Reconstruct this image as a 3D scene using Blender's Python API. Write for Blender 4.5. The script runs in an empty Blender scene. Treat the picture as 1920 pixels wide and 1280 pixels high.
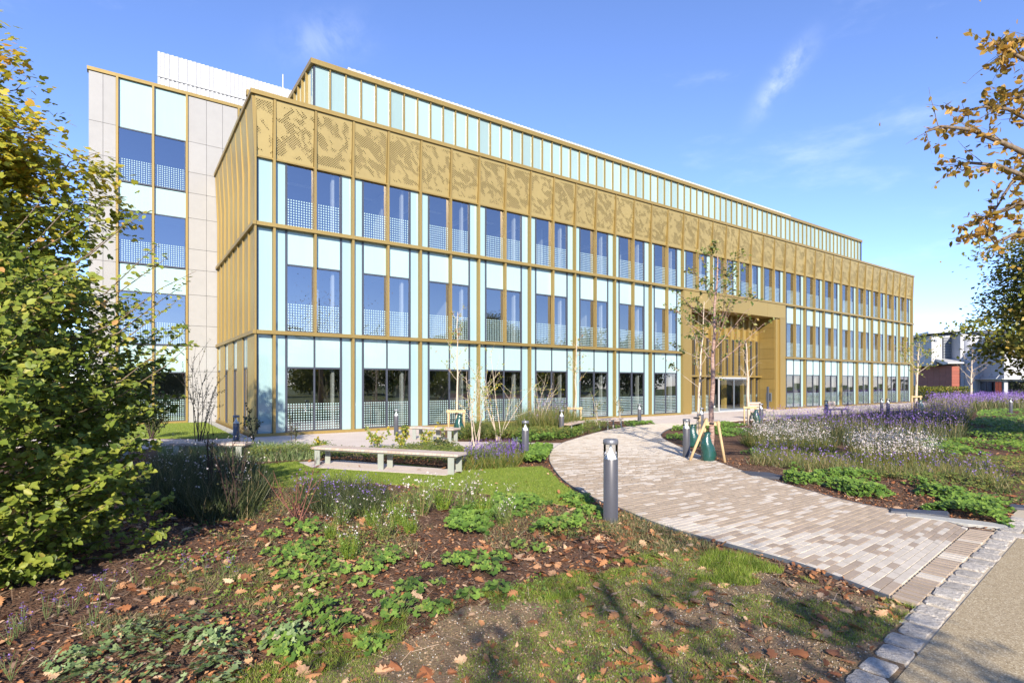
import bpy, bmesh, math, random
import numpy as np
from mathutils import Vector, Matrix

scene = bpy.context.scene
col = scene.collection
rad = math.radians

# ------------------------------------------------------------------ camera, sky, sun, exposure
CAM_H = 2.054
F = 1031.0          # focal length in pixels of a 1920 px wide picture
HORIZON = 717.0
cam_data = bpy.data.cameras.new("camera")
cam = bpy.data.objects.new("camera", cam_data)
col.objects.link(cam)
cam.location = (0, 0, CAM_H)
cam.rotation_euler = (rad(90), 0, 0)
cam_data.sensor_width = 36.0
cam_data.lens = 36.0 * F / 1920.0
cam_data.shift_y = (HORIZON - 640.0) / 1920.0
cam_data.clip_start = 0.05
cam_data.clip_end = 3000.0
scene.camera = cam

SUN_EL = 26.0
SUN_AZ = 175.0      # clockwise from +Y
world = bpy.data.worlds.new("World")
scene.world = world
world.use_nodes = True
wn = world.node_tree.nodes
wl = world.node_tree.links
wn.clear()
w_out = wn.new("ShaderNodeOutputWorld")
w_bg = wn.new("ShaderNodeBackground")
w_sky = wn.new("ShaderNodeTexSky")
w_sky.sky_type = 'NISHITA'
w_sky.sun_disc = False
w_sky.sun_elevation = rad(SUN_EL)
w_sky.sun_rotation = rad(SUN_AZ)
w_sky.air_density = 0.9
w_sky.dust_density = 0.0
w_sky.altitude = 900
w_sky.ozone_density = 4.5
w_bg.inputs["Strength"].default_value = 0.137
w_tc = wn.new("ShaderNodeTexCoord")

def wmath(op, a, b=None, clamp=False):
    n = wn.new("ShaderNodeMath"); n.operation = op; n.use_clamp = clamp
    for i, v in enumerate((a, b)):
        if v is None: continue
        if isinstance(v, (int, float)): n.inputs[i].default_value = v
        else: wl.new(v, n.inputs[i])
    return n.outputs[0]

def cloud_patch(d, cos_in, cos_out, gain, stretch):
    """a wisp of cloud round direction d"""
    d = Vector(d).normalized()
    vm = wn.new("ShaderNodeVectorMath"); vm.operation = 'DOT_PRODUCT'
    wl.new(w_tc.outputs["Generated"], vm.inputs[0]); vm.inputs[1].default_value = d
    mr = wn.new("ShaderNodeMapRange"); mr.interpolation_type = 'SMOOTHSTEP'
    wl.new(vm.outputs["Value"], mr.inputs[0])
    mr.inputs[1].default_value = cos_out; mr.inputs[2].default_value = cos_in
    mp = wn.new("ShaderNodeMapping"); wl.new(w_tc.outputs["Generated"], mp.inputs[0])
    mp.inputs["Rotation"].default_value = (0, rad(stretch[0]), 0)
    mp.inputs["Scale"].default_value = stretch[1]
    nz = wn.new("ShaderNodeTexNoise"); wl.new(mp.outputs[0], nz.inputs["Vector"])
    nz.inputs["Scale"].default_value = 9.0; nz.inputs["Detail"].default_value = 8.0
    nz.inputs["Roughness"].default_value = 0.62; nz.inputs["Distortion"].default_value = 0.6
    m2 = wn.new("ShaderNodeMapRange"); m2.interpolation_type = 'SMOOTHSTEP'
    wl.new(nz.outputs["Fac"], m2.inputs[0]); m2.inputs[1].default_value = 0.40; m2.inputs[2].default_value = 0.72
    p = wmath('MULTIPLY', mr.outputs[0], m2.outputs[0])
    return wmath('MULTIPLY', p, gain)

def wisp(d, ang, s1, s2, gain, off):
    """a thin streak of cloud round direction d, leaning by ang in the sky"""
    d = Vector(d).normalized(); right = Vector((0, 0, 1)).cross(d).normalized() * -1; up = right.cross(d).normalized()
    e1 = right * math.cos(rad(ang)) + up * math.sin(rad(ang)); e2 = up * math.cos(rad(ang)) - right * math.sin(rad(ang))
    mp = wn.new("ShaderNodeMapping"); wl.new(w_tc.outputs["Generated"], mp.inputs[0]); mp.inputs["Location"].default_value = off
    nz = wn.new("ShaderNodeTexNoise"); wl.new(mp.outputs[0], nz.inputs["Vector"])
    nz.inputs["Scale"].default_value = 16.0; nz.inputs["Detail"].default_value = 7.0; nz.inputs["Roughness"].default_value = 0.62; nz.inputs["Distortion"].default_value = 0.3
    def comp(e):
        vm = wn.new("ShaderNodeVectorMath"); vm.operation = 'DOT_PRODUCT'
        wl.new(w_tc.outputs["Generated"], vm.inputs[0]); vm.inputs[1].default_value = e
        return vm.outputs["Value"]
    wob = wmath('MULTIPLY', wmath('SUBTRACT', nz.outputs["Fac"], .5), s2 * 1.6)
    p = wmath('DIVIDE', comp(e1), s1); q = wmath('DIVIDE', wmath('ADD', comp(e2), wob), s2)
    r2 = wmath('ADD', wmath('MULTIPLY', p, p), wmath('MULTIPLY', q, q))
    g_ = wmath('POWER', 2.718, wmath('MULTIPLY', r2, -1.0))
    front = comp(d); fr = wmath('GREATER_THAN', front, 0.3)
    n2 = wn.new("ShaderNodeMapRange"); n2.interpolation_type = 'SMOOTHSTEP'; wl.new(nz.outputs["Fac"], n2.inputs[0]); n2.inputs[1].default_value = .3; n2.inputs[2].default_value = .7
    return wmath('MULTIPLY', wmath('MULTIPLY', g_, fr), wmath('MULTIPLY', n2.outputs[0], gain))
c1 = wisp((0.49, 1, 0.555), 48, .045, .014, .28, (0, 0, 0))
c2 = wisp((-0.345, 1, 0.63), 20, .06, .028, .11, (2, 1, 0))
c3 = wisp((0.80, 1, 0.10), 4, .16, .02, .12, (4, 0, 1))
csum = wmath('ADD', wmath('ADD', c1, c2), c3, True)
# thin high streaks all over the sky
mp = wn.new("ShaderNodeMapping"); wl.new(w_tc.outputs["Generated"], mp.inputs[0]); mp.inputs["Scale"].default_value = (1, 1, 3)
nz = wn.new("ShaderNodeTexNoise"); wl.new(mp.outputs[0], nz.inputs["Vector"])
nz.inputs["Scale"].default_value = 3.1; nz.inputs["Detail"].default_value = 7; nz.inputs["Roughness"].default_value = 0.6
m3 = wn.new("ShaderNodeMapRange"); m3.interpolation_type = 'SMOOTHSTEP'
wl.new(nz.outputs["Fac"], m3.inputs[0]); m3.inputs[1].default_value = 0.56; m3.inputs[2].default_value = 0.85; m3.inputs[4].default_value = 0.16
ctot = wmath('ADD', csum, m3.outputs[0], True)
mixw = wn.new("ShaderNodeMix"); mixw.data_type = 'RGBA'
tint = wn.new("ShaderNodeMix"); tint.data_type = 'RGBA'; tint.blend_type = 'MULTIPLY'; tint.inputs["Factor"].default_value = 1.0
wl.new(w_sky.outputs[0], tint.inputs["A"]); tint.inputs["B"].default_value = (.98, .90, 1.02, 1)
wl.new(ctot, mixw.inputs["Factor"]); wl.new(tint.outputs["Result"], mixw.inputs["A"])
mixw.inputs["B"].default_value = (7.6, 7.6, 8.2, 1)
wl.new(mixw.outputs["Result"], w_bg.inputs["Color"])
wl.new(w_bg.outputs[0], w_out.inputs[0])

sun_data = bpy.data.lights.new("sun", 'SUN')
sun_data.energy = 4.3
sun_data.angle = rad(0.53)
sun_data.color = (1.0, 0.90, 0.76)
sun = bpy.data.objects.new("sun", sun_data)
col.objects.link(sun)
SUNV = Vector((math.sin(rad(SUN_AZ)) * math.cos(rad(SUN_EL)), math.cos(rad(SUN_AZ)) * math.cos(rad(SUN_EL)), math.sin(rad(SUN_EL))))
sun.rotation_euler = SUNV.to_track_quat('Z', 'Y').to_euler()
sun.location = (0, -20, 40)

scene.view_settings.view_transform = 'Standard'
scene.view_settings.look = 'None'
scene.view_settings.gamma = 1.0
scene.view_settings.exposure = 1.2
scene.view_settings.use_curve_mapping = False
scene.cycles.max_bounces = 8
scene.cycles.transparent_max_bounces = 16

# ------------------------------------------------------------------ helpers
def link(name, mesh, mat=None, parent=None, loc=None):
    o = bpy.data.objects.new(name, mesh)
    col.objects.link(o)
    if mat is not None and len(mesh.materials) == 0:
        mesh.materials.append(mat)
    if parent is not None: o.parent = parent
    if loc is not None: o.location = loc
    return o

def empty(name, loc=(0, 0, 0), rz=0.0):
    o = bpy.data.objects.new(name, None)
    o.empty_display_size = 0.2
    col.objects.link(o)
    o.location = loc
    o.rotation_euler = (0, 0, rz)
    return o

def tag(o, label=None, cat=None, group=None, kind=None):
    if label: o["label"] = label
    if cat: o["category"] = cat
    if group: o["group"] = group
    if kind: o["kind"] = kind
    return o

def copy_tree(o, parent=None):
    c = o.copy(); col.objects.link(c)
    c.parent = parent
    for ch in list(o.children): copy_tree(ch, c)
    return c

def dup(o, loc, parent=None):
    c = o.copy(); col.objects.link(c)
    c.parent = parent if parent is not None else o.parent
    c.location = loc
    return c

def G(px, py, z=0.0):
    """place on the ground that the photograph shows at pixel px, py"""
    d = (CAM_H - z) * F / (py - HORIZON)
    return Vector(((px - 960.0) / F * d, d, z))

class MB:
    def __init__(s): s.v = []; s.f = []; s.smooth = []
    def quad(s, a, b, c, d, sm=False):
        n = len(s.v); s.v += [tuple(a), tuple(b), tuple(c), tuple(d)]; s.f.append((n, n+1, n+2, n+3)); s.smooth.append(sm)
    def poly(s, pts, sm=False):
        n = len(s.v); s.v += [tuple(p) for p in pts]; s.f.append(tuple(range(n, n+len(pts)))); s.smooth.append(sm)
    def box(s, x0, x1, y0, y1, z0, z1, top=None):
        """axis box; top=(x0,x1,y0,y1) gives a different upper face"""
        t = top or (x0, x1, y0, y1)
        n = len(s.v)
        s.v += [(x0, y0, z0), (x1, y0, z0), (x1, y1, z0), (x0, y1, z0), (t[0], t[2], z1), (t[1], t[2], z1), (t[1], t[3], z1), (t[0], t[3], z1)]
        for q in ((3, 2, 1, 0), (4, 5, 6, 7), (0, 1, 5, 4), (1, 2, 6, 5), (2, 3, 7, 6), (3, 0, 4, 7)):
            s.f.append(tuple(n + i for i in q)); s.smooth.append(False)
        return s
    def bar(s, a, b, w, h, up=(0, 0, 1)):
        a = Vector(a); b = Vector(b); d = (b - a).normalized(); up = Vector(up)
        if abs(d.dot(up)) > 0.95: up = Vector((0, 1, 0))
        x = d.cross(up).normalized() * (w / 2); y = x.cross(d).normalized() * (h / 2)
        n = len(s.v)
        for p in (a, b): s.v += [tuple(p - x - y), tuple(p + x - y), tuple(p + x + y), tuple(p - x + y)]
        for q in ((3, 2, 1, 0), (4, 5, 6, 7), (0, 1, 5, 4), (1, 2, 6, 5), (2, 3, 7, 6), (3, 0, 4, 7)):
            s.f.append(tuple(n + i for i in q)); s.smooth.append(False)
        return s
    def lathe(s, prof, n=16, cx=0, cy=0, sm=True, z0=0):
        b = len(s.v)
        for r, z in prof:
            for k in range(n):
                a = 2 * math.pi * k / n
                s.v.append((cx + r * math.cos(a), cy + r * math.sin(a), z + z0))
        for i in range(len(prof) - 1):
            for k in range(n):
                k2 = (k + 1) % n
                s.f.append((b + i*n + k, b + i*n + k2, b + (i+1)*n + k2, b + (i+1)*n + k)); s.smooth.append(sm)
        return s
    def tube(s, pts, radii, n=6, cap=True):
        pts = [Vector(p) for p in pts]
        b = len(s.v)
        prev = None
        for i, p in enumerate(pts):
            d = (pts[min(i+1, len(pts)-1)] - pts[max(i-1, 0)])
            if d.length < 1e-9: d = Vector((0, 0, 1))
            d.normalize()
            if prev is None:
                x = d.orthogonal().normalized()
            else:
                x = (prev - d * prev.dot(d))
                if x.length < 1e-6: x = d.orthogonal()
                x.normalize()
            prev = x
            y = d.cross(x)
            r = radii[i]
            for k in range(n):
                a = 2 * math.pi * k / n
                s.v.append(tuple(p + x * (r * math.cos(a)) + y * (r * math.sin(a))))
        for i in range(len(pts) - 1):
            for k in range(n):
                k2 = (k + 1) % n
                s.f.append((b + i*n + k, b + i*n + k2, b + (i+1)*n + k2, b + (i+1)*n + k)); s.smooth.append(True)
        if cap:
            s.f.append(tuple(b + k for k in range(n))[::-1]); s.smooth.append(False)
            e = b + (len(pts)-1)*n
            s.f.append(tuple(e + k for k in range(n))); s.smooth.append(False)
        return s
    def mesh(s, name, mat=None, uv=False):
        m = bpy.data.meshes.new(name)
        m.from_pydata(s.v, [], s.f)
        m.polygons.foreach_set("use_smooth", s.smooth)
        if uv:
            ul = m.uv_layers.new(name="UVMap")
            co = np.array(s.v, dtype=np.float32)
            vi = np.empty(len(m.loops), dtype=np.int32); m.loops.foreach_get("vertex_index", vi)
            u = co[vi][:, [0, 2]].astype(np.float32)
            ul.data.foreach_set("uv", u.ravel())
        if mat is not None: m.materials.append(mat)
        m.update()
        return m
    def build(s, name, mat=None, parent=None, loc=None, uv=False):
        return link(name, s.mesh(name, mat, uv), None, parent, loc)

def bevel_mesh(me, w, seg=1):
    bm = bmesh.new(); bm.from_mesh(me)
    bmesh.ops.remove_doubles(bm, verts=bm.verts, dist=1e-5)
    bmesh.ops.bevel(bm, geom=list(bm.edges), offset=w, segments=seg, affect='EDGES', clamp_overlap=True)
    bm.to_mesh(me); bm.free()

def sheet(name, pts, z, mat, parent=None, thick=0.0):
    bm = bmesh.new()
    vs = [bm.verts.new((p[0], p[1], z)) for p in pts]
    f = bm.faces.new(vs)
    bm.normal_update()
    if f.normal.z < 0: f.normal_flip()
    if thick:
        r = bmesh.ops.extrude_face_region(bm, geom=[f])
        up = [g for g in r['geom'] if isinstance(g, bmesh.types.BMVert)]
        for v in up: v.co.z += thick
    bmesh.ops.triangulate(bm, faces=bm.faces[:])
    bmesh.ops.recalc_face_normals(bm, faces=bm.faces[:])
    me = bpy.data.meshes.new(name); bm.to_mesh(me); bm.free()
    me.materials.append(mat)
    return link(name, me, None, parent)

def in_poly(xy, poly):
    x, y = xy[:, 0], xy[:, 1]
    inside = np.zeros(len(xy), bool)
    n = len(poly)
    for i in range(n):
        x1, y1 = poly[i][0], poly[i][1]; x2, y2 = poly[(i+1) % n][0], poly[(i+1) % n][1]
        c = ((y1 > y) != (y2 > y)) & (x < (x2 - x1) * (y - y1) / (y2 - y1 + 1e-12) + x1)
        inside ^= c
    return inside

def rand_in(rng, poly, n):
    P = np.array([(p[0], p[1]) for p in poly]); lo = P.min(0); hi = P.max(0)
    out = []
    got = 0
    while got < n:
        xy = rng.uniform(lo, hi, (max(n, 64) * 2, 2))
        xy = xy[in_poly(xy, poly)]
        out.append(xy); got += len(xy)
    return np.concatenate(out)[:n]

# value noise in the plane
_rn = np.random.default_rng(77)
_NT = _rn.uniform(-1, 1, (64, 64))
def vnoise(x, y, sc):
    x = np.asarray(x) * sc; y = np.asarray(y) * sc
    xi = np.floor(x).astype(int); yi = np.floor(y).astype(int)
    fx = x - xi; fy = y - yi
    fx = fx*fx*(3-2*fx); fy = fy*fy*(3-2*fy)
    g = lambda a, b: _NT[a % 64, b % 64]
    return (g(xi, yi)*(1-fx)*(1-fy) + g(xi+1, yi)*fx*(1-fy) + g(xi, yi+1)*(1-fx)*fy + g(xi+1, yi+1)*fx*fy)

# ---- scatter: many small copies of a template in one mesh (numpy)
def frames(rng, nrm):
    """rotation matrices whose z axis is nrm, random spin"""
    n = nrm / (np.linalg.norm(nrm, axis=1, keepdims=True) + 1e-9)
    r = rng.normal(size=n.shape)
    x = r - n * (r * n).sum(1, keepdims=True)
    x /= (np.linalg.norm(x, axis=1, keepdims=True) + 1e-9)
    y = np.cross(n, x)
    return np.stack([x, y, n], axis=2)

def scatter_mesh(name, tv, tf, pos, R, sc, rnd, mat, smooth=False):
    tv = np.asarray(tv, np.float32); k = len(tv); N = len(pos)
    sc = np.asarray(sc, np.float32)
    if sc.ndim == 1: sc = sc[:, None]
    loc = tv[None] * sc[:, None, :] if sc.shape[1] == 3 else tv[None] * sc[:, :, None]
    P = np.einsum('nij,nkj->nki', R, loc) + pos[:, None, :]
    sizes = np.array([len(f) for f in tf], np.int32)
    idx = np.concatenate([np.array(f, np.int32) for f in tf])
    li = (idx[None] + (np.arange(N, dtype=np.int32) * k)[:, None]).ravel()
    me = bpy.data.meshes.new(name)
    me.vertices.add(N * k); me.vertices.foreach_set("co", P.astype(np.float32).ravel())
    me.loops.add(len(li)); me.loops.foreach_set("vertex_index", li)
    tot = np.tile(sizes, N); st = np.concatenate([[0], np.cumsum(tot)[:-1]]).astype(np.int32)
    me.polygons.add(len(tot)); me.polygons.foreach_set("loop_start", st)
    try: me.polygons.foreach_set("loop_total", tot)
    except Exception: pass
    if smooth: me.polygons.foreach_set("use_smooth", np.ones(len(tot), bool))
    a = me.attributes.new("rnd", 'FLOAT', 'POINT')
    a.data.foreach_set("value", np.repeat(np.asarray(rnd, np.float32), k))
    me.update(calc_edges=True)
    if mat is not None: me.materials.append(mat)
    return me

# templates (unit length along +y, flat in xy, a little folded)
LEAF = ([(0, 0, 0), (-.30, .30, .07), (0, .33, -.03), (.30, .30, .07), (-.27, .68, .06), (0, .70, -.03), (.27, .68, .06), (0, 1, -.05)],
        [(0, 2, 1), (0, 3, 2), (1, 2, 5, 4), (2, 3, 6, 5), (4, 5, 7), (5, 6, 7)])
LEAF4 = ([(0, 0, 0), (-.33, .45, .09), (0, 1, -.04), (.33, .45, .09), (0, .5, 0)], [(0, 4, 1), (0, 3, 4), (1, 4, 2), (4, 3, 2)])
QUAD = ([(0, 0, 0), (-.36, .5, .06), (0, 1, 0), (.36, .5, .06)], [(0, 3, 2, 1)])
MAPLE = ([(0, 0, 0), (-.30, .10, .04), (-.55, .42, -.04), (-.25, .45, .02), (-.28, .85, -.04), (0, .62, .03), (0, 1.05, -.05), (.28, .85, -.04), (.25, .45, .02), (.55, .42, -.04), (.30, .10, .04)],
         [(0, 5, 3), (0, 3, 2, 1), (3, 5, 4), (4, 5, 6), (5, 7, 6), (0, 8, 5), (8, 7, 5), (0, 10, 9, 8)])
def _palm():
    v = [(0, 0, .0)]; f = []
    n = 11
    for i in range(n):
        a = -2.5 + 5.0 * i / (n - 1)
        r = .56 if i % 2 == 1 else .40
        v.append((math.sin(a) * r, math.cos(a) * r, .10 if i % 2 == 1 else .03))
    for i in range(n - 1): f.append((0, i + 2, i + 1))
    return v, f
PALM = _palm()
def _oak():
    side = [(.06, .0), (.05, .12), (.16, .2), (.12, .3), (.30, .42), (.17, .5), (.36, .66), (.2, .72), (.24, .88), (.08, .92)]
    L = [(-x, y) for x, y in side]; Rr = side[::-1]
    pts = L + [(0, 1.0)] + Rr
    v = [(x, y, .12 * abs(x) * 2 + .18 * (y - .5) ** 2) for x, y in pts] + [(0, .5, 0)]
    c = len(v) - 1
    f = [(c, i + 1, i) for i in range(len(pts) - 1)] + [(c, 0, len(pts) - 1)]
    return v, f
OAK = _oak()
BLADE = ([(-.5, 0, 0), (.5, 0, 0), (.28, .12, .6), (-.28, .12, .6), (0, .38, 1)], [(0, 1, 2, 3), (3, 2, 4)])
CHIP = ([(-.5, -.16, 0), (.5, -.10, .0), (.42, .14, .06), (-.46, .12, .04)], [(0, 1, 2, 3)])
FLOWER = ([(-.5, 0, 0), (0, -.14, .12), (.5, 0, 0), (0, .14, .1), (0, -.5, .0), (.14, 0, .13), (0, .5, 0), (-.14, 0, .13)], [(0, 1, 2, 3), (4, 5, 6, 7)])

# ------------------------------------------------------------------ materials
class NT:
    def __init__(s, name):
        s.m = bpy.data.materials.new(name); s.m.use_nodes = True
        s.n = s.m.node_tree.nodes; s.l = s.m.node_tree.links; s.n.clear()
        s.out = s.n.new("ShaderNodeOutputMaterial")
    def node(s, t, **kw):
        n = s.n.new(t)
        for k, v in kw.items(): setattr(n, k, v)
        return n
    def put(s, sock, v):
        if hasattr(v, "is_output") or isinstance(v, bpy.types.NodeSocket): s.l.new(v, sock)
        else: sock.default_value = v
    def math(s, op, a, b=None, c=None, clamp=False):
        n = s.node("ShaderNodeMath", operation=op, use_clamp=clamp)
        for i, v in enumerate((a, b, c)):
            if v is not None: s.put(n.inputs[i], v)
        return n.outputs[0]
    def noise(s, scale, detail=4, rough=.55, vec=None, dist=0.0):
        n = s.node("ShaderNodeTexNoise")
        n.inputs["Scale"].default_value = scale; n.inputs["Detail"].default_value = detail
        n.inputs["Roughness"].default_value = rough; n.inputs["Distortion"].default_value = dist
        if vec is not None: s.l.new(vec, n.inputs["Vector"])
        return n
    def ramp(s, fac, stops, interp='LINEAR'):
        r = s.node("ShaderNodeValToRGB"); s.l.new(fac, r.inputs[0]); r.color_ramp.interpolation = interp
        e = r.color_ramp.elements
        while len(e) < len(stops): e.new(0.5)
        for i, (p, c) in enumerate(stops):
            e[i].position = p; e[i].color = (*c, 1) if len(c) == 3 else c
        return r.outputs[0]
    def mix(s, fac, a, b, mode='MIX'):
        n = s.node("ShaderNodeMix", data_type='RGBA', blend_type=mode)
        s.put(n.inputs["Factor"], fac); s.put(n.inputs["A"], a if not isinstance(a, tuple) else (*a[:3], 1)); s.put(n.inputs["B"], b if not isinstance(b, tuple) else (*b[:3], 1))
        return n.outputs["Result"]
    def bump(s, h, strength=.3, dist=.01):
        b = s.node("ShaderNodeBump"); b.inputs["Strength"].default_value = strength; b.inputs["Distance"].default_value = dist
        s.l.new(h, b.inputs["Height"]); return b.outputs[0]
    def pbsdf(s, base, rough=.5, metal=0, spec=.5, normal=None, coat=0):
        p = s.node("ShaderNodeBsdfPrincipled")
        s.put(p.inputs["Base Color"], base if not isinstance(base, tuple) else (*base[:3], 1))
        s.put(p.inputs["Roughness"], rough); s.put(p.inputs["Metallic"], metal)
        s.put(p.inputs["Specular IOR Level"], spec)
        if coat: p.inputs["Coat Weight"].default_value = coat; p.inputs["Coat Roughness"].default_value = .03
        if normal is not None: s.l.new(normal, p.inputs["Normal"])
        return p.outputs[0]
    def done(s, sh):
        s.l.new(sh, s.out.inputs[0]); return s.m
    def objco(s): return s.node("ShaderNodeTexCoord").outputs["Object"]
    def pos(s): return s.node("ShaderNodeNewGeometry").outputs["Position"]
    def objrand(s): return s.node("ShaderNodeObjectInfo").outputs["Random"]
    def attr(s, name="rnd"): return s.node("ShaderNodeAttribute", attribute_name=name).outputs["Fac"]

def simple(name, c, rough=.5, metal=0, var=.12, scale=3.0, bump=0, bscale=60, orand=0.0, coat=0, spec=.5, world_co=True):
    t = NT(name)
    vec = t.pos() if world_co else t.objco()
    nz = t.noise(scale, 5, .6, vec)
    k = t.math('MULTIPLY_ADD', nz.outputs["Fac"], 2 * var, 1 - var)
    if orand: k = t.math('MULTIPLY', k, t.math('MULTIPLY_ADD', t.objrand(), 2 * orand, 1 - orand))
    v = t.node("ShaderNodeVectorMath", operation='SCALE'); v.inputs[0].default_value = c[:3]; t.l.new(k, v.inputs["Scale"])
    nrm = None
    if bump: nrm = t.bump(t.noise(bscale, 4, .6, vec).outputs["Fac"], bump, .01)
    return t.done(t.pbsdf(v.outputs[0], rough, metal, spec, nrm, coat))

def leaf_mat(name, stops, trans=.35, rough=.45, use_obj=False):
    t = NT(name)
    f = t.objrand() if use_obj else t.attr()
    c = t.ramp(f, stops)
    p = t.pbsdf(c, rough, 0, .35)
    tr = t.node("ShaderNodeBsdfTranslucent")
    br = t.mix(.5, c, (.55, .6, .08), 'MULTIPLY') if False else c
    t.l.new(br, tr.inputs[0])
    mx = t.node("ShaderNodeMixShader"); mx.inputs[0].default_value = trans
    t.l.new(p, mx.inputs[1]); t.l.new(tr.outputs[0], mx.inputs[2])
    return t.done(mx.outputs[0])

M = {}
# gold anodised aluminium, faint vertical streaks
def gold(name, c, metal=.35, rough=.42):
    t = NT(name)
    mp = t.node("ShaderNodeMapping"); t.l.new(t.pos(), mp.inputs[0]); mp.inputs["Scale"].default_value = (6, 6, .35)
    nz = t.noise(2.2, 5, .6, mp.outputs[0])
    k = t.math('MULTIPLY_ADD', nz.outputs["Fac"], .22, .89)
    k = t.math('MULTIPLY', k, t.math('MULTIPLY_ADD', t.objrand(), .16, .92))
    v = t.node("ShaderNodeVectorMath", operation='SCALE'); v.inputs[0].default_value = c; t.l.new(k, v.inputs["Scale"])
    r = t.math('MULTIPLY_ADD', t.noise(1.7, 3, .5, t.pos()).outputs["Fac"], .14, rough - .07)
    return t.done(t.pbsdf(v.outputs[0], r, metal, .5))
M['gold'] = gold('gold_metal', (0.281, 0.197, 0.061))
M['gold_panel'] = gold('gold_panel_metal', (0.310, 0.227, 0.075), .3, .45)

def perforated():
    t = NT('perforated_gold')
    uv = t.node("ShaderNodeTexCoord").outputs["UV"]
    mp = t.node("ShaderNodeMapping"); t.l.new(uv, mp.inputs[0])
    mp.inputs["Rotation"].default_value = (0, 0, rad(45)); mp.inputs["Scale"].default_value = (15.0, 15.0, 1)
    sep = t.node("ShaderNodeSeparateXYZ"); t.l.new(mp.outputs[0], sep.inputs[0])
    fx = t.math('FLOOR', sep.outputs[0]); fy = t.math('FLOOR', sep.outputs[1])
    lx = t.math('SUBTRACT', t.math('SUBTRACT', sep.outputs[0], fx), .5)
    ly = t.math('SUBTRACT', t.math('SUBTRACT', sep.outputs[1], fy), .5)
    d = t.math('SQRT', t.math('ADD', t.math('MULTIPLY', lx, lx), t.math('MULTIPLY', ly, ly)))
    cb = t.node("ShaderNodeCombineXYZ"); t.l.new(fx, cb.inputs[0]); t.l.new(fy, cb.inputs[1])
    sc = t.node("ShaderNodeMapping"); t.l.new(cb.outputs[0], sc.inputs[0]); sc.inputs["Scale"].default_value = (.05, .085, 1)
    # leafy silhouettes: two octaves of distorted noise, sharp threshold, sampled once per hole
    n1 = t.noise(1.9, 2.5, .55, sc.outputs[0], 1.3).outputs["Fac"]
    sepu = t.node("ShaderNodeSeparateXYZ"); t.l.new(uv, sepu.inputs[0])
    r = t.node("ShaderNodeMapRange"); t.l.new(n1, r.inputs[0]); r.inputs[1].default_value = .435; r.inputs[2].default_value = .53; r.inputs[3].default_value = 0.0; r.inputs[4].default_value = .345
    r.interpolation_type = 'SMOOTHSTEP'
    # no holes near the top edge and bottom edge of a panel
    hole = t.math('LESS_THAN', d, r.outputs[0])
    ed = t.math('MULTIPLY', t.math('GREATER_THAN', sepu.outputs[1], 10.72), t.math('LESS_THAN', sepu.outputs[1], 12.62))
    hole = t.math('MULTIPLY', hole, ed)
    nz = t.noise(3, 4, .6, t.pos())
    k = t.math('MULTIPLY_ADD', nz.outputs["Fac"], .16, .92)
    k = t.math('MULTIPLY', k, t.math('MULTIPLY_ADD', t.objrand(), .08, .96))
    v = t.node("ShaderNodeVectorMath", operation='SCALE'); v.inputs[0].default_value = (.340, .258, .098); t.l.new(k, v.inputs["Scale"])
    p = t.pbsdf(v.outputs[0], .45, .3)
    tr = t.node("ShaderNodeBsdfTransparent")
    mx = t.node("ShaderNodeMixShader"); t.l.new(hole, mx.inputs[0]); t.l.new(p, mx.inputs[1]); t.l.new(tr.outputs[0], mx.inputs[2])
    return t.done(mx.outputs[0])
M['perf'] = perforated()
M['backing'] = simple('dark_backing', (.085, .06, .04), .8)

def glass(name, tint, refl, f0=.16, frit=False, frit_top=1.05, rcol=(.88, .88, .92)):
    t = NT(name)
    tc = t.node("ShaderNodeTexCoord")
    w = t.noise(.35, 2, .5, t.pos()).outputs["Fac"]
    nrm = t.bump(w, .10, .05)
    tr = t.node("ShaderNodeBsdfTransparent"); tr.inputs[0].default_value = (*tint, 1)
    gl = t.node("ShaderNodeBsdfGlossy"); gl.inputs["Roughness"].default_value = .004; gl.inputs["Color"].default_value = (*rcol, 1)
    t.l.new(nrm, gl.inputs["Normal"])
    fr = t.node("ShaderNodeFresnel"); fr.inputs["IOR"].default_value = 1.45
    fac = t.math('MULTIPLY_ADD', fr.outputs[0], 1.0 - f0, f0, clamp=True)
    mx = t.node("ShaderNodeMixShader"); t.l.new(fac, mx.inputs[0]); t.l.new(tr.outputs[0], mx.inputs[1]); t.l.new(gl.outputs[0], mx.inputs[2])
    res = mx.outputs[0]
    if frit:
        sep = t.node("ShaderNodeSeparateXYZ"); t.l.new(tc.outputs["UV"], sep.inputs[0])
        p = 1 / .098
        def cell(x):
            a = t.math('FRACT', t.math('MULTIPLY', x, p))
            return t.math('LESS_THAN', t.math('ABSOLUTE', t.math('SUBTRACT', a, .5)), .235)
        m = t.math('MULTIPLY', cell(sep.outputs[0]), cell(sep.outputs[1]))
        m = t.math('MULTIPLY', m, t.math('LESS_THAN', sep.outputs[1], frit_top))
        fb = t.pbsdf((.36, .50, .50), .25, 0, .5)
        m2 = t.node("ShaderNodeMixShader"); t.l.new(m, m2.inputs[0]); t.l.new(res, m2.inputs[1]); t.l.new(fb, m2.inputs[2])
        res = m2.outputs[0]
    return t.done(res)
M['glass_frit'] = glass('window_glass_dotted', (.60, .63, .63), .8, .29, True)
M['glass'] = glass('window_glass', (.56, .60, .61), .8, .28)
M['glass_clear'] = glass('clear_glass', (.95, .97, .97), .8, .0)
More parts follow.
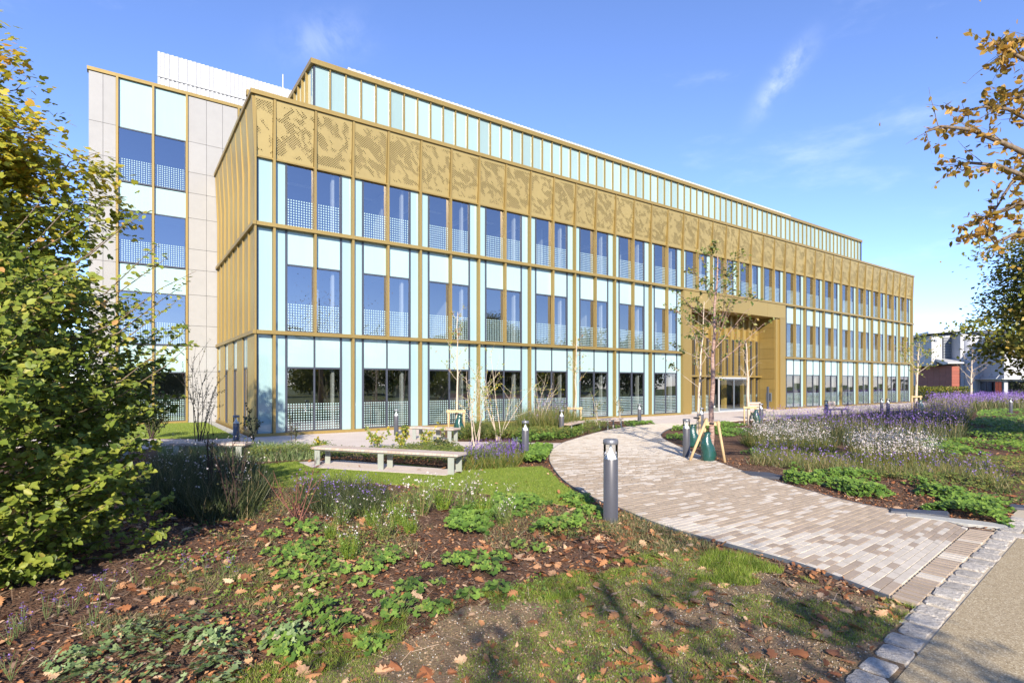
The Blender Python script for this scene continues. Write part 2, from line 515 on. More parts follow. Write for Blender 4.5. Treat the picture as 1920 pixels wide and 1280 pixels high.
def panelglass(name, c, orand=.03):
    t = NT(name)
    nz = t.noise(.5, 3, .5, t.pos()).outputs["Fac"]
    mp = t.node("ShaderNodeMapping"); t.l.new(t.pos(), mp.inputs[0]); mp.inputs["Scale"].default_value = (7, 7, .4)
    st = t.noise(1.6, 6, .7, mp.outputs[0]).outputs["Fac"]
    k = t.math('MULTIPLY', t.math('MULTIPLY_ADD', nz, .10, .92), t.math('MULTIPLY_ADD', t.objrand(), 2*orand, 1-orand))
    k = t.math('MULTIPLY', k, t.math('MULTIPLY_ADD', st, .12, .96))
    v = t.node("ShaderNodeVectorMath", operation='SCALE'); v.inputs[0].default_value = c; t.l.new(k, v.inputs["Scale"])
    nrm = t.bump(t.noise(.5, 2, .5, t.pos()).outputs["Fac"], .08, .05)
    p = t.node("ShaderNodeBsdfPrincipled"); t.l.new(v.outputs[0], p.inputs["Base Color"])
    p.inputs["Roughness"].default_value = .03; p.inputs["Specular IOR Level"].default_value = .75
    p.inputs["IOR"].default_value = 1.5
    return t.done(p.outputs[0])
M['spandrel'] = panelglass('pale_green_glass_panel', (0.321, 0.450, 0.443))
M['spandrel_b'] = panelglass('pale_blue_glass_panel', (0.275, 0.405, 0.416))
M['roofglass'] = panelglass('roof_storey_glass_panel', (0.264, 0.365, 0.359), .13)
M['frame'] = simple('dark_window_frame', (.045, .052, .07), .4)
M['concrete'] = simple('pale_concrete_panel', (0.295, 0.292, 0.289), .8, 0, .09, 2.5, .15, 40, .03)
M['white_metal'] = simple('white_metal_sheet', (.43, .435, .44), .5, 0, .05)
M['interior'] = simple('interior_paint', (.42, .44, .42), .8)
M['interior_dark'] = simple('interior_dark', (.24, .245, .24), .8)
M['int_col'] = simple('interior_column', (.70, .72, .70), .7)
M['roof'] = simple('roof_membrane', (.3, .3, .3), .9)
M['steel_edge'] = simple('steel_edging', (.20, .23, .26), .5, .5)
M['bollard'] = simple('grey_bollard_paint', (.115, .113, .116), .36, .5, .1, 6)
M['bollard_cap'] = simple('grey_bollard_cap', (.17, .175, .19), .4, .45, .1, 6)
M['white_cone'] = simple('white_reflector', (.8, .82, .84), .35)
M['leg'] = simple('grey_green_leg_paint', (.27, .29, .255), .55, 0, .08)
M['stake'] = simple('softwood_stake', (.47, .335, .175), .75, 0, .2, 9, .3, 50, .1)
M['bag'] = simple('green_plastic_bag', (.012, .060, .048), .25, 0, .3, 7, .7, 9, coat=.3)
M['rubber'] = simple('black_rubber_tie', (.02, .02, .02), .6)
M['slate'] = simple('dark_slate', (.05, .055, .07), .6, 0, .3, 8, .8, 14)
M['palestone'] = simple('pale_stone', (.34, .335, .30), .85, 0, .2, 8, .5, 30)
M['redtile'] = simple('red_terracotta_tile', (.25, .066, .043), .7, 0, .1, 2, 0, 60, .1)
M['louvre'] = simple('grey_louvre', (.20, .22, .25), .5, .3)
M['grey_roof'] = simple('grey_roof_sheet', (.32, .35, .40), .45, .2)
M['white_wall'] = simple('white_wall_panel', (.40, .405, .43), .6, 0, .06)

def wood():
    t = NT('weathered_wood')
    oc = t.objco()
    mp = t.node("ShaderNodeMapping"); t.l.new(oc, mp.inputs[0]); mp.inputs["Scale"].default_value = (25, 3, 25)
    nz = t.noise(2.0, 6, .65, mp.outputs[0]).outputs["Fac"]
    c = t.ramp(nz, [(.25, (.27, .20, .155)), (.5, (.43, .35, .295)), (.75, (.54, .47, .41))])
    c = t.mix(.35, c, t.ramp(t.objrand(), [(0, (.50, .45, .41)), (.6, (.44, .36, .30)), (1, (.36, .23, .15))]))
    return t.done(t.pbsdf(c, .75, 0, .3, t.bump(nz, .3, .004)))
M['wood'] = wood()

def bark(name, c0, c1, sc=18, stretch=.25):
    t = NT(name)
    mp = t.node("ShaderNodeMapping"); t.l.new(t.objco(), mp.inputs[0]); mp.inputs["Scale"].default_value = (1, 1, stretch)
    nz = t.noise(sc, 5, .65, mp.outputs[0]).outputs["Fac"]
    return t.done(t.pbsdf(t.ramp(nz, [(.3, c0), (.7, c1)]), .85, 0, .2, t.bump(nz, .5, .01)))
M['bark'] = bark('brown_bark', (.09, .065, .045), (.22, .17, .12))
M['bark_pale'] = bark('pale_tree_bark', (.34, .26, .19), (.60, .52, .42), 22, 3.0)
M['bark_cherry'] = bark('banded_cherry_bark', (.13, .06, .05), (.44, .32, .26), 9, 5.0)
M['bark_dark'] = bark('dark_twig_bark', (.035, .025, .022), (.09, .06, .05))
M['bark_red'] = bark('red_twig_bark', (.11, .045, .035), (.25, .11, .085))

# ground materials
def mulch():
    t = NT('bark_mulch')
    p = t.pos()
    v = t.node("ShaderNodeTexVoronoi"); v.inputs["Scale"].default_value = 42; t.l.new(p, v.inputs["Vector"])
    mp = t.node("ShaderNodeMapping"); t.l.new(p, mp.inputs[0]); mp.inputs["Rotation"].default_value = (0, 0, .7); mp.inputs["Scale"].default_value = (1, 2.6, 1)
    n1 = t.noise(26, 5, .7, mp.outputs[0]).outputs["Fac"]
    big = t.noise(.9, 4, .55, p).outputs["Fac"]
    c = t.ramp(n1, [(.28, (.035, .022, .016)), (.5, (.13, .082, .055)), (.72, (.29, .195, .135))])
    vc = t.ramp(v.outputs["Color"], [(.0, (.5, .42, .36)), (1, (1.5, 1.35, 1.25))])
    c = t.mix(.8, c, vc, 'MULTIPLY')
    c = t.mix(t.math('MULTIPLY', big, .35), c, (.16, .075, .04))
    h = t.math('ADD', n1, t.math('MULTIPLY', v.outputs["Distance"], .9))
    return t.done(t.pbsdf(c, .95, 0, .2, t.bump(h, .9, .03)))
M['mulch'] = mulch()
def bare():
    t = NT('bare_earth')
    p = t.pos()
    n1 = t.noise(45, 6, .7, p).outputs["Fac"]; n2 = t.noise(2.0, 4, .6, p).outputs["Fac"]
    c = t.ramp(n1, [(.3, (.10, .065, .038)), (.52, (.225, .15, .088)), (.75, (.38, .28, .175))])
    c = t.mix(t.ramp(n2, [(.42, (0, 0, 0)), (.62, (.3, .3, .3))]), c, (.19, .16, .06))
    v = t.node("ShaderNodeTexVoronoi"); v.inputs["Scale"].default_value = 60; t.l.new(p, v.inputs["Vector"])
    st = t.math('LESS_THAN', v.outputs["Distance"], .16)
    c = t.mix(t.math('MULTIPLY', st, .35), c, (.42, .37, .3))
    return t.done(t.pbsdf(c, .95, 0, .2, t.bump(n1, .8, .02)))
M['bare'] = bare()
def turf(name, a, b):
    t = NT(name)
    p = t.pos()
    n1 = t.noise(60, 4, .7, p).outputs["Fac"]; n2 = t.noise(1.6, 4, .6, p).outputs["Fac"]
    c = t.mix(n1, a, b); c = t.mix(t.math('MULTIPLY', n2, .35), c, (.20, .20, .05))
    return t.done(t.pbsdf(c, .9, 0, .2, t.bump(n1, .8, .03)))
M['turf'] = turf('lawn_turf', (.13, .19, .024), (.24, .32, .045))
M['field'] = turf('rough_field', (.05, .08, .02), (.10, .13, .035))
def paving():
    t = NT('pale_paving')
    p = t.pos()
    mp = t.node("ShaderNodeMapping"); t.l.new(p, mp.inputs[0]); mp.inputs["Rotation"].default_value = (0, 0, -rad(35.2))
    b = t.node("ShaderNodeTexBrick"); t.l.new(mp.outputs[0], b.inputs["Vector"])
    b.inputs["Scale"].default_value = 1; b.inputs["Brick Width"].default_value = .24; b.inputs["Row Height"].default_value = .115
    b.inputs["Mortar Size"].default_value = .006
    b.inputs["Color1"].default_value = (.56, .485, .43, 1); b.inputs["Color2"].default_value = (.50, .43, .375, 1); b.inputs["Mortar"].default_value = (.38, .33, .28, 1)
    nz = t.noise(1.5, 5, .6, p).outputs["Fac"]
    c = t.mix(.45, b.outputs["Color"], t.ramp(nz, [(.3, (.47, .40, .35)), (.7, (.60, .53, .475))]))
    return t.done(t.pbsdf(c, .85, 0, .25, t.bump(b.outputs["Fac"], -.2, .004)))
M['paving'] = paving()
M['paver_pale'] = simple('pale_clay_paver', (.50, .445, .362), .8, 0, .2, 14, .25, 90, .07)
M['paver_brown'] = simple('brown_clay_paver', (.345, .272, .20), .8, 0, .2, 14, .25, 90, .13)
M['sand'] = simple('jointing_sand', (.42, .36, .265), .95, 0, .2, 20, .4, 120)
def sett():
    t = NT('granite_sett'); p = t.pos()
    n1 = t.noise(22, 7, .72, p).outputs["Fac"]; n2 = t.noise(95, 5, .7, p).outputs["Fac"]
    c = t.ramp(n1, [(.3, (.30, .27, .23)), (.5, (.58, .53, .46)), (.72, (.74, .69, .61))])
    c = t.mix(.5, c, t.ramp(n2, [(.35, (.5, .5, .5)), (.65, (1.25, 1.25, 1.25))]), 'MULTIPLY')
    k = t.math('MULTIPLY_ADD', t.objrand(), .3, .85)
    v = t.node("ShaderNodeVectorMath", operation='SCALE'); t.l.new(c, v.inputs[0]); t.l.new(k, v.inputs["Scale"])
    return t.done(t.pbsdf(v.outputs[0], .9, 0, .2, t.bump(t.math('ADD', n1, t.math('MULTIPLY', n2, .4)), 1.0, .045)))
M['sett'] = sett()
def resin():
    t = NT('bound_gravel')
    p = t.pos()
    v = t.node("ShaderNodeTexVoronoi"); v.inputs["Scale"].default_value = 115; t.l.new(p, v.inputs["Vector"])
    c = t.ramp(v.outputs["Color"], [(0, (.15, .11, .06)), (.35, (.30, .235, .135)), (.7, (.41, .335, .205)), (1, (.64, .57, .42))])
    big = t.noise(1.2, 4, .6, p).outputs["Fac"]
    c = t.mix(t.math('MULTIPLY', big, .3), c, (.24, .18, .12))
    return t.done(t.pbsdf(c, .85, 0, .3, t.bump(v.outputs["Distance"], -.7, .008)))
M['resin'] = resin()

# foliage
M['beech'] = leaf_mat('beech_leaf', [(0, (.06, .105, .016)), (.4, (.15, .20, .026)), (.75, (.27, .30, .045)), (.92, (.36, .30, .055)), (1, (.44, .24, .08))], .32, .48)
M['maple'] = leaf_mat('maple_leaf', [(0, (.09, .13, .016)), (.35, (.18, .215, .024)), (.62, (.38, .36, .035)), (.85, (.58, .46, .04)), (1, (.58, .33, .045))], .45)
M['lime'] = leaf_mat('lime_leaf', [(0, (.12, .12, .022)), (.35, (.30, .20, .032)), (.7, (.46, .25, .05)), (1, (.54, .38, .08))], .42)
M['dark_tree'] = leaf_mat('dark_tree_leaf', [(0, (.06, .09, .015)), (.5, (.14, .165, .022)), (.8, (.28, .24, .035)), (1, (.42, .28, .05))], .38)
M['young'] = leaf_mat('young_tree_leaf', [(0, (0.063, 0.105, 0.021)), (.5, (0.133, 0.175, 0.035)), (.85, (0.238, 0.224, 0.056)), (1, (0.336, 0.210, 0.070))], .35)
M['geranium'] = leaf_mat('geranium_leaf', [(0, (.06, .125, .02)), (.5, (.13, .225, .035)), (.85, (.20, .30, .05)), (1, (.30, .27, .08))], .3)
M['grass'] = leaf_mat('grass_blade', [(0, (.09, .15, .018)), (.5, (.21, .30, .036)), (.85, (.30, .37, .055)), (1, (.38, .33, .11))], .35)
M['dry_grass'] = leaf_mat('dry_stem', [(0, (0.078, 0.111, 0.039)), (.5, (0.156, 0.182, 0.065)), (.8, (0.312, 0.247, 0.117)), (1, (0.468, 0.364, 0.195))], .3)
M['dark_fol'] = leaf_mat('dark_shrub_leaf', [(0, (0.022, 0.038, 0.015)), (.6, (0.053, 0.075, 0.027)), (1, (0.120, 0.120, 0.045))], .25)
M['lime_fol'] = leaf_mat('yellow_green_leaf', [(0, (0.108, 0.168, 0.024)), (.6, (0.240, 0.276, 0.036)), (1, (0.456, 0.324, 0.036))], .35)
M['purple'] = leaf_mat('purple_flower', [(0, (0.143, 0.077, 0.330)), (.6, (0.275, 0.165, 0.550)), (1, (0.462, 0.308, 0.682))], .25)
M['white_fl'] = leaf_mat('white_flower', [(0, (.62, .50, .52)), (.5, (.78, .70, .68)), (1, (.84, .82, .78))], .3)
M['pinkred'] = leaf_mat('red_berry', [(0, (.45, .03, .02)), (1, (.6, .12, .08))], .1)
M['fallen'] = leaf_mat('fallen_oak_leaf', [(0, (0.125, 0.056, 0.031)), (.35, (0.312, 0.119, 0.044)), (.7, (0.475, 0.225, 0.094)), (1, (0.600, 0.413, 0.250))], .2, .7)
M['fallen_obj'] = leaf_mat('fallen_oak_leaf_single', [(0, (0.168, 0.072, 0.036)), (.35, (0.360, 0.132, 0.048)), (.7, (0.480, 0.240, 0.108)), (.95, (0.576, 0.396, 0.240)), (1, (0.540, 0.360, 0.048))], .2, .7, True)
M['chip'] = leaf_mat('wood_chip', [(0, (.035, .022, .016)), (.45, (.12, .075, .05)), (.75, (.27, .18, .115)), (1, (.52, .38, .25))], .0, .9)
# ------------------------------------------------------------------ main building (local x along the front, y into the building)
ROT = rad(35.2)
CORNER = Vector((-9.563, 20.54, 0))
B = empty('office_building', CORNER, ROT)
tag(B, 'long three storey office building clad in gold metal fins and pale green glass', 'building')
UX = Vector((math.cos(ROT), math.sin(ROT), 0)); VY = Vector((-math.sin(ROT), math.cos(ROT), 0))
def L2W(s, y, z=0): return CORNER + UX * s + VY * y + Vector((0, 0, z))

S0, PITCH, NB = .63, 3.04, 20
S_END = S0 + PITCH * NB
ENT = (8, 12)
def bay(k): return S0 + PITCH * k

def prism_x(prof, x0, x1, mb=None):
    mb = mb or MB()
    n = len(prof)
    a = [(x0, y, z) for y, z in prof]; b = [(x1, y, z) for y, z in prof]
    mb.poly(a); mb.poly(b[::-1])
    for i in range(n):
        j = (i + 1) % n
        mb.quad(a[j], a[i], b[i], b[j])
    return mb
def prism_y(prof, y0, y1, mb=None):
    """prof in (x, z)"""
    mb = mb or MB()
    n = len(prof)
    a = [(x, y0, z) for x, z in prof]; b = [(x, y1, z) for x, z in prof]
    mb.poly(a[::-1]); mb.poly(b)
    for i in range(n):
        j = (i + 1) % n
        mb.quad(a[i], a[j], b[j], b[i])
    return mb
def recalc(o):
    bm = bmesh.new(); bm.from_mesh(o.data); bmesh.ops.remove_doubles(bm, verts=bm.verts, dist=1e-5)
    bmesh.ops.recalc_face_normals(bm, faces=bm.faces[:]); bm.to_mesh(o.data); bm.free(); return o

ZG0, ZG1 = .14, 3.88
ZF0, ZF1 = 4.02, 7.93
ZS0, ZS1 = 8.07, 10.56
GY = .10      # glazing plane

# -- fins
full = recalc(prism_x([(GY, .14), (-.10, .14), (-.10, 10.50), (-.165, 12.74), (GY, 12.74)], -.045, .045).build('fin', M['gold'], B, (bay(0), 0, 0)))
for k in range(1, NB + 1):
    if ENT[0] < k < ENT[1]: continue
    dup(full, (bay(k), 0, 0))
mid = recalc(prism_x([(GY, 4.02), (-.10, 4.02), (-.10, 10.50), (-.165, 12.74), (GY, 12.74)], -.045, .045).build('fin', M['gold'], B, (bay(0) + PITCH/2, 0, 0)))
short = None
for k in range(NB):
    if ENT[0] <= k < ENT[1]:
        for x in ([bay(k) + PITCH/2] + ([bay(k)] if k > ENT[0] else [])):
            if short is None: short = recalc(prism_x([(GY, 8.07), (-.10, 8.07), (-.10, 10.50), (-.165, 12.74), (GY, 12.74)], -.045, .045).build('fin', M['gold'], B, (x, 0, 0)))
            else: dup(short, (x, 0, 0))
    elif k > 0: dup(mid, (bay(k) + PITCH/2, 0, 0))

# -- glass, spandrels, side strips per bay (prototypes in bay 0, then copies)
def slab(x0, x1, z0, z1, y=GY, t=.03): return MB().box(x0, x1, y, y + t, z0, z1)
H = PITCH / 2
def side_panels(z0, z1):
    a = slab(.05, .42, z0, z1).build('side_panel', M['spandrel_b'], B, (bay(0), 0, 0))
    b = slab(PITCH - .42, PITCH - .05, z0, z1).build('side_panel', M['spandrel_b'], B, (bay(0), 0, 0))
    return [a, b]
def window_proto(z0, z1, zs, midframe, zlow):
    """dark frame with two panes; z1 head of the window, zs head of the storey"""
    mb = MB()
    for x in (.42, PITCH - .50): mb.box(x, x + .08, GY - .035, GY + .05, z0, zs)
    if midframe: mb.box(H - .03, H + .03, GY - .035, GY + .05, z0, zs)
    mb.box(.50, PITCH - .50, GY - .025, GY + .05, z1 - .035, z1 + .035) if zs > z1 + .1 else mb.box(.50, PITCH - .50, GY - .025, GY + .05, z1 - .05, z1 - .003)
    mb.box(.50, PITCH - .50, GY - .02, GY + .05, z0, z0 + .04)
    w = mb.build('window', M['frame'], B, (bay(0), 0, 0))
    for xa, xb in ((.50, H - .03), (H + .03, PITCH - .50)):
        p = MB(); p.quad((0, 0, 0), (xb - xa, 0, 0), (xb - xa, 0, z1 - z0 - .07), (0, 0, z1 - z0 - .07))
        p.build('pane', M['glass_frit'], w, (xa, GY + .01, z0 + .04), uv=True)
    return w
def spandrels(z0, z1):
    return [slab(.50, H - .03, z0, z1).build('spandrel_panel', M['spandrel'], B, (bay(0), 0, 0)),
            slab(H + .03, PITCH - .50, z0, z1).build('spandrel_panel', M['spandrel'], B, (bay(0), 0, 0))]
protoG = side_panels(ZG0, ZG1) + spandrels(2.66, ZG1) + [window_proto(ZG0, 2.63, ZG1, True, 0)]
protoF = side_panels(ZF0, ZF1) + spandrels(6.63, ZF1) + [window_proto(ZF0, 6.60, ZF1, False, 0)]
protoS = side_panels(ZS0, ZS1) + [window_proto(ZS0, ZS1, ZS1, False, 0)]
for k in range(1, NB):
    for o in protoS: c = copy_tree(o, B); c.location = (bay(k), 0, 0)
    if ENT[0] <= k < ENT[1]: continue
    for o in protoG + protoF: c = copy_tree(o, B); c.location = (bay(k), 0, 0)
# corner strip
for z0, z1 in ((ZG0, ZG1), (ZF0, ZF1), (ZS0, ZS1)):
    slab(.08, S0 - .05, z0, z1).build('side_panel', M['spandrel_b'], B)
    MB().box(.0, .08, GY - .03, GY + .05, z0, z1).build('corner_frame', M['frame'], B)

# -- ledges and base
def ledge(x0, x1, z, d=-.15):
    return MB().box(x0, x1, d, GY, z - .07, z + .07).build('ledge', M['gold'], B)
ledge(-.02, bay(8) + .05, 3.95); ledge(bay(12) - .05, S_END + .32, 3.95); ledge(-.02, S_END + .32, 8.0)
MB().box(0, bay(8) - .05, -.12, GY + .1, 0, .14).build('plinth', M['gold'], B)
MB().box(bay(12) + .05, S_END + .2, -.12, GY + .1, 0, .14).build('plinth', M['gold'], B)
MB().box(S_END + .05, S_END + .24, -.10, 1.0, .14, 10.5).build('end_pilaster', M['gold'], B)
recalc(prism_x([(GY, 10.5), (-.10, 10.5), (-.165, 12.74), (GY, 12.74)], S_END + .05, S_END + .24).build('end_pilaster', M['gold'], B))

# -- perforated fascia panels leaning outwards, dark backing behind
def leaning(x0, x1, z0=10.56, z1=12.74, ya=.03, yb=-.13):
    mb = MB(); t = .012
    mb.quad((x0, ya, z0), (x1, ya, z0), (x1, yb, z1), (x0, yb, z1))
    mb.quad((x1, ya + t, z0), (x0, ya + t, z0), (x0, yb + t, z1), (x1, yb + t, z1))
    mb.quad((x0, ya, z0), (x0, ya + t, z0), (x1, ya + t, z0), (x1, ya, z0))
    mb.quad((x0, ya, z0), (x0, yb, z1), (x0, yb + t, z1), (x0, ya + t, z0))
    mb.quad((x1, ya + t, z0), (x1, yb + t, z1), (x1, yb, z1), (x1, ya, z0))
    return mb
leaning(-.05, S0 - .06).build('perforated_panel', M['perf'], B, uv=True)
for k in range(2 * NB):
    x = S0 + k * H
    leaning(x + .06, x + H - .06).build('perforated_panel', M['perf'], B, uv=True)
MB().box(0, S_END, GY + .02, GY + .06, 10.56, 12.74).build('fascia_backing', M['backing'], B)
MB().box(0, S_END, -.02, GY + .06, 10.50, 10.56).build('fascia_soffit', M['gold'], B)

# -- copings
MB().box(-.22, S_END + .26, -.21, .40, 12.75, 12.91).build('coping', M['gold'], B)
MB().box(-.22, .40, .40, 10.0, 12.75, 12.91).build('coping', M['gold'], B)
MB().box(-.25, S_END + .05, .42, .62, 12.91, 13.12).build('coping', M['gold'], B)
MB().box(.0, S_END + .1, .40, 16, 12.60, 12.74).build('roof', M['roof'], B)

# -- return wall (left side), seen along its length
RL = 10.0
def retfin(y0, y1, zb=.0, name='fin'):
    o = recalc(prism_y([(.0, zb), (-.07, zb), (-.07, 10.3), (-.165, 12.74), (.0, 12.74)], y0, y1).build(name, M['gold'], B))
    return o
retfin(-.10, .06); 
f1 = retfin(1.21, 1.29, 4.02)
f2 = retfin(2.46, 2.54, 0)
for r in (3.75, 6.25, 8.75): dup(f1, (0, r - 1.25, 0))
for r in (5.0, 7.5, 9.9): dup(f2, (0, r - 2.5, 0))
for i in range(8):
    a = i * 1.25 + .06; b = (i + 1) * 1.25 - .05
    mb = MB()
    mb.quad((-.012, b, 4.02), (-.012, a, 4.02), (-.012, a, 10.5), (-.012, b, 10.5))
    mb.quad((-.012, b, 10.5), (-.012, a, 10.5), (-.15, a, 12.74), (-.15, b, 12.74))
    mb.box(0.0, .03, a, b, 4.02, 12.7)
    mb.build('wall_panel', M['gold_panel'], B)
for z in (3.95, 8.0):
    MB().box(-.14, .0, -.15, RL, z - .07, z + .07).build('ledge', M['gold'], B)
MB().box(-.13, 0.0, -.12, RL, 0, .14).build('plinth', M['gold'], B)
for i in range(4):
    a = i * 2.5 + .06; b = (i + 1) * 2.5 - .06
    mb = MB()
    for z in ((.14, .2), (2.6, 2.67), (3.82, 3.88)): mb.box(-.03, .03, a, b, *z)
    mb.box(-.03, .03, a, a + .06, .2, 3.82); mb.box(-.03, .03, b - .06, b, .2, 3.82)
    MB().box(-.055, -.031, a, a + 1.35, .14, 3.88).build('wall_panel', M['gold_panel'], B)
    w = mb.build('window', M['frame'], B)
    p = MB(); p.quad((0, b - .06, .2), (0, a + .06, .2), (0, a + .06, 2.6), (0, b - .06, 2.6)); p.build('pane', M['glass'], w)
    MB().box(-.01, .02, a + .06, b - .06, 2.67, 3.82).build('spandrel_panel', M['spandrel'], w)

# -- interiors seen through the glass
def slabs(x0, x1, y0):
    for z in (3.78, 7.84):
        MB().box(x0, x1, y0, 8.0, z, z + .30).build('floor_slab', M['interior'], B)
slabs(.12, bay(8), .24); slabs(bay(8), bay(12), 1.75); slabs(bay(12), S_END, .24)
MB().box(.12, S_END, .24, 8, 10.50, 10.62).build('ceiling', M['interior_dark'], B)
MB().box(.12, S_END, .24, 8, -.05, .06).build('floor_slab', M['interior'], B)
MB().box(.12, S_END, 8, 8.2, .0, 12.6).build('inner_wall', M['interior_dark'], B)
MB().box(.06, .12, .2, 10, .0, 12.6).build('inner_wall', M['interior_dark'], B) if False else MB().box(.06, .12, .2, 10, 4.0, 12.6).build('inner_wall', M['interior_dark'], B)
MB().box(S_END, S_END + .15, .2, 16, .0, 12.6).build('end_wall', M['gold_panel'], B)
colG = MB().box(-.055, .055, .30, .48, .06, 3.78).build('inner_column', M['int_col'], B, (bay(1) - .72, 0, 0))
colF = MB().box(-.055, .055, .30, .48, 4.08, 7.84).build('inner_column', M['int_col'], B, (bay(1) - .72, 0, 0))
colS = MB().box(-.055, .055, .30, .48, 8.14, 10.5).build('inner_column', M['int_col'], B, (bay(1) - .72, 0, 0))
for k in range(2, NB + 1):
    dup(colS, (bay(k) - .72, 0, 0))
    if ENT[0] < k <= ENT[1]: continue
    dup(colG, (bay(k) - .72, 0, 0)); dup(colF, (bay(k) - .72, 0, 0))
for k in (3, 6, 14, 17):
    MB().box(bay(k) + .1, bay(k) + .25, 2.2, 8, .06, 3.78).build('partition', M['interior'], B)
rg = random.Random(4)
for k in range(NB):
    for zc in (3.76, 7.82, 10.48):
        if ENT[0] <= k < ENT[1] and zc < 8: continue
        MB().box(bay(k) + .9, bay(k) + 2.2, 2.0, 2.25, zc - .03, zc).build('ceiling_light', M['int_col'], B)
# desks behind the ground floor glass
for k in (0, 1, 3, 4, 6, 13, 15):
    MB().box(bay(k) + .6, bay(k) + 2.3, 2.6, 3.4, .74, .78).box(bay(k) + .65, bay(k) + .7, 2.65, 3.35, .06, .74).box(bay(k) + 2.2, bay(k) + 2.25, 2.65, 3.35, .06, .74).build('desk', M['interior'], B)

# -- entrance portal
EX0, EX1 = bay(8) + .05, bay(12) - .05
OP0, OP1 = 25.95, 35.95
DY = 1.45
MB().box(EX0, OP0 - .35, -.10, DY + .2, 0, 6.94).build('portal_pilaster', M['gold'], B)
MB().box(OP0 - .35, OP0, .06, DY + .2, 0, 6.94).build('portal_pilaster', M['gold'], B)
MB().box(OP1 + .42, EX1, -.10, DY + .2, 0, 6.94).build('portal_pilaster', M['gold'], B)
MB().box(OP1, OP1 + .42, .02, DY + .2, 0, 6.94).build('portal_pilaster', M['gold'], B)
MB().box(EX0, EX1, -.06, DY + .2, 6.94, 7.93).build('portal_head', M['gold_panel'], B)
n = 5
for i in range(n):
    a = EX0 + (EX1 - EX0) * i / n; b = EX0 + (EX1 - EX0) * (i + 1) / n
    MB().box(a + .006, b - .006, -.10, -.062, 6.90, 7.93).build('head_panel', M['gold_panel'], B)
for i in range(9):
    z = i * .772
    MB().box(OP1 - .03, OP1 - .002, .10, 1.28, z + .008, z + .764).build('reveal_panel', M['gold'], B)
    MB().box(OP0 + .002, OP0 + .03, .10, 1.28, z + .008, z + .764).build('reveal_panel', M['gold'], B)
NM = 13; mw = (OP1 - OP0) / NM
DOOR = (5, 10)      # modules taken by the door
fe = MB().box(-.07, .07, DY - .22, DY, 2.56, 6.94).build('fin', M['gold'], B, (OP0 + mw, 0, 0))
for i in range(2, NM): dup(fe, (OP0 + mw * i, 0, 0))
fl = MB().box(-.07, .07, DY - .22, DY, 0, 2.44).build('fin', M['gold'], B, (OP0 + mw, 0, 0))
for i in range(2, NM):
    if DOOR[0] < i < DOOR[1]: continue
    dup(fl, (OP0 + mw * i, 0, 0))
MB().box(OP0, OP1, DY - .34, DY + .02, 2.44, 2.56).build('ledge', M['gold'], B)
MB().box(OP0 + .03, OP1 - .03, DY + .01, DY + .06, 5.20, 6.94).build('wall_panel', M['gold_panel'], B)
for i in range(NM):
    a = OP0 + mw * i + .07; b = OP0 + mw * (i + 1) - .07
    def win(z0, z1, m):
        mb = MB().box(a, b, DY - .01, DY + .05, z0, z0 + .04).box(a, b, DY - .01, DY + .05, z1 - .04, z1)
        mb.box(a, a + .035, DY - .01, DY + .05, z0 + .04, z1 - .04).box(b - .035, b, DY - .01, DY + .05, z0 + .04, z1 - .04)
        w = mb.build('window', M['frame'], B)
        p = MB(); p.quad((0, 0, 0), (b - a - .07, 0, 0), (b - a - .07, 0, z1 - z0 - .08), (0, 0, z1 - z0 - .08)); p.build('pane', m, w, (a + .035, DY + .02, z0 + .04), uv=True)
    win(2.56, 5.19, M['glass'])
    if not (DOOR[0] <= i < DOOR[1]): win(.05, 2.44, M['glass_frit'])
# glass doors in a white steel frame standing a little forward
dx0, dx1 = OP0 + mw * DOOR[0] + .09, OP0 + mw * DOOR[1] - .09
mb = MB().box(dx0, dx1, .70, DY, 2.33, 2.43).box(dx0, dx0 + .06, .72, .80, 0.05, 2.33).box(dx1 - .07, dx1, .70, .80, 0.05, 2.33).box(dx0, dx1, .70, .80, 0.051, .09)
dr = mb.build('entrance_door', M['white_metal'], B)
dm = (dx0 + dx1) / 2
for a, b in ((dx0 + .06, dm - .02), (dm + .02, dx1 - .07)):
    lf = MB().box(a, a + .04, .74, .78, .09, 2.33).box(b - .04, b, .74, .78, .09, 2.33).box(a + .04, b - .04, .74, .78, .09, .2).box(a + .04, b - .04, .74, .78, 2.26, 2.33).build('door_leaf', M['steel_edge'], dr)
p = MB(); p.quad((dx0 + .06, .76, .09), (dx1 - .07, .76, .09), (dx1 - .07, .76, 2.33), (dx0 + .06, .76, 2.33)); p.build('pane', M['glass_clear'], dr)
p = MB(); p.quad((dx1 - .02, .80, .06), (dx1 - .02, DY, .06), (dx1 - .02, DY, 2.33), (dx1 - .02, .80, 2.33)); p.build('pane', M['glass_clear'], dr)
# lobby behind
MB().box(OP0 + 1, OP1 - 1, 4.4, 4.9, .06, 1.1).build('reception_desk', M['int_col'], B)
for x in (28.0, 31.2, 34.4): MB().box(x - .15, x + .15, 3.2, 3.5, .06, 7.8).build('inner_column', M['gold_panel'], B)
hb = MB().box(OP1 - .06, OP1 - .03, .32, .74, .62, 1.28).build('wall_box', M['steel_edge'], B)
MB().box(OP1 - .068, OP1 - .061, .38, .68, .68, 1.22).build('box_window', M['frame'], hb)

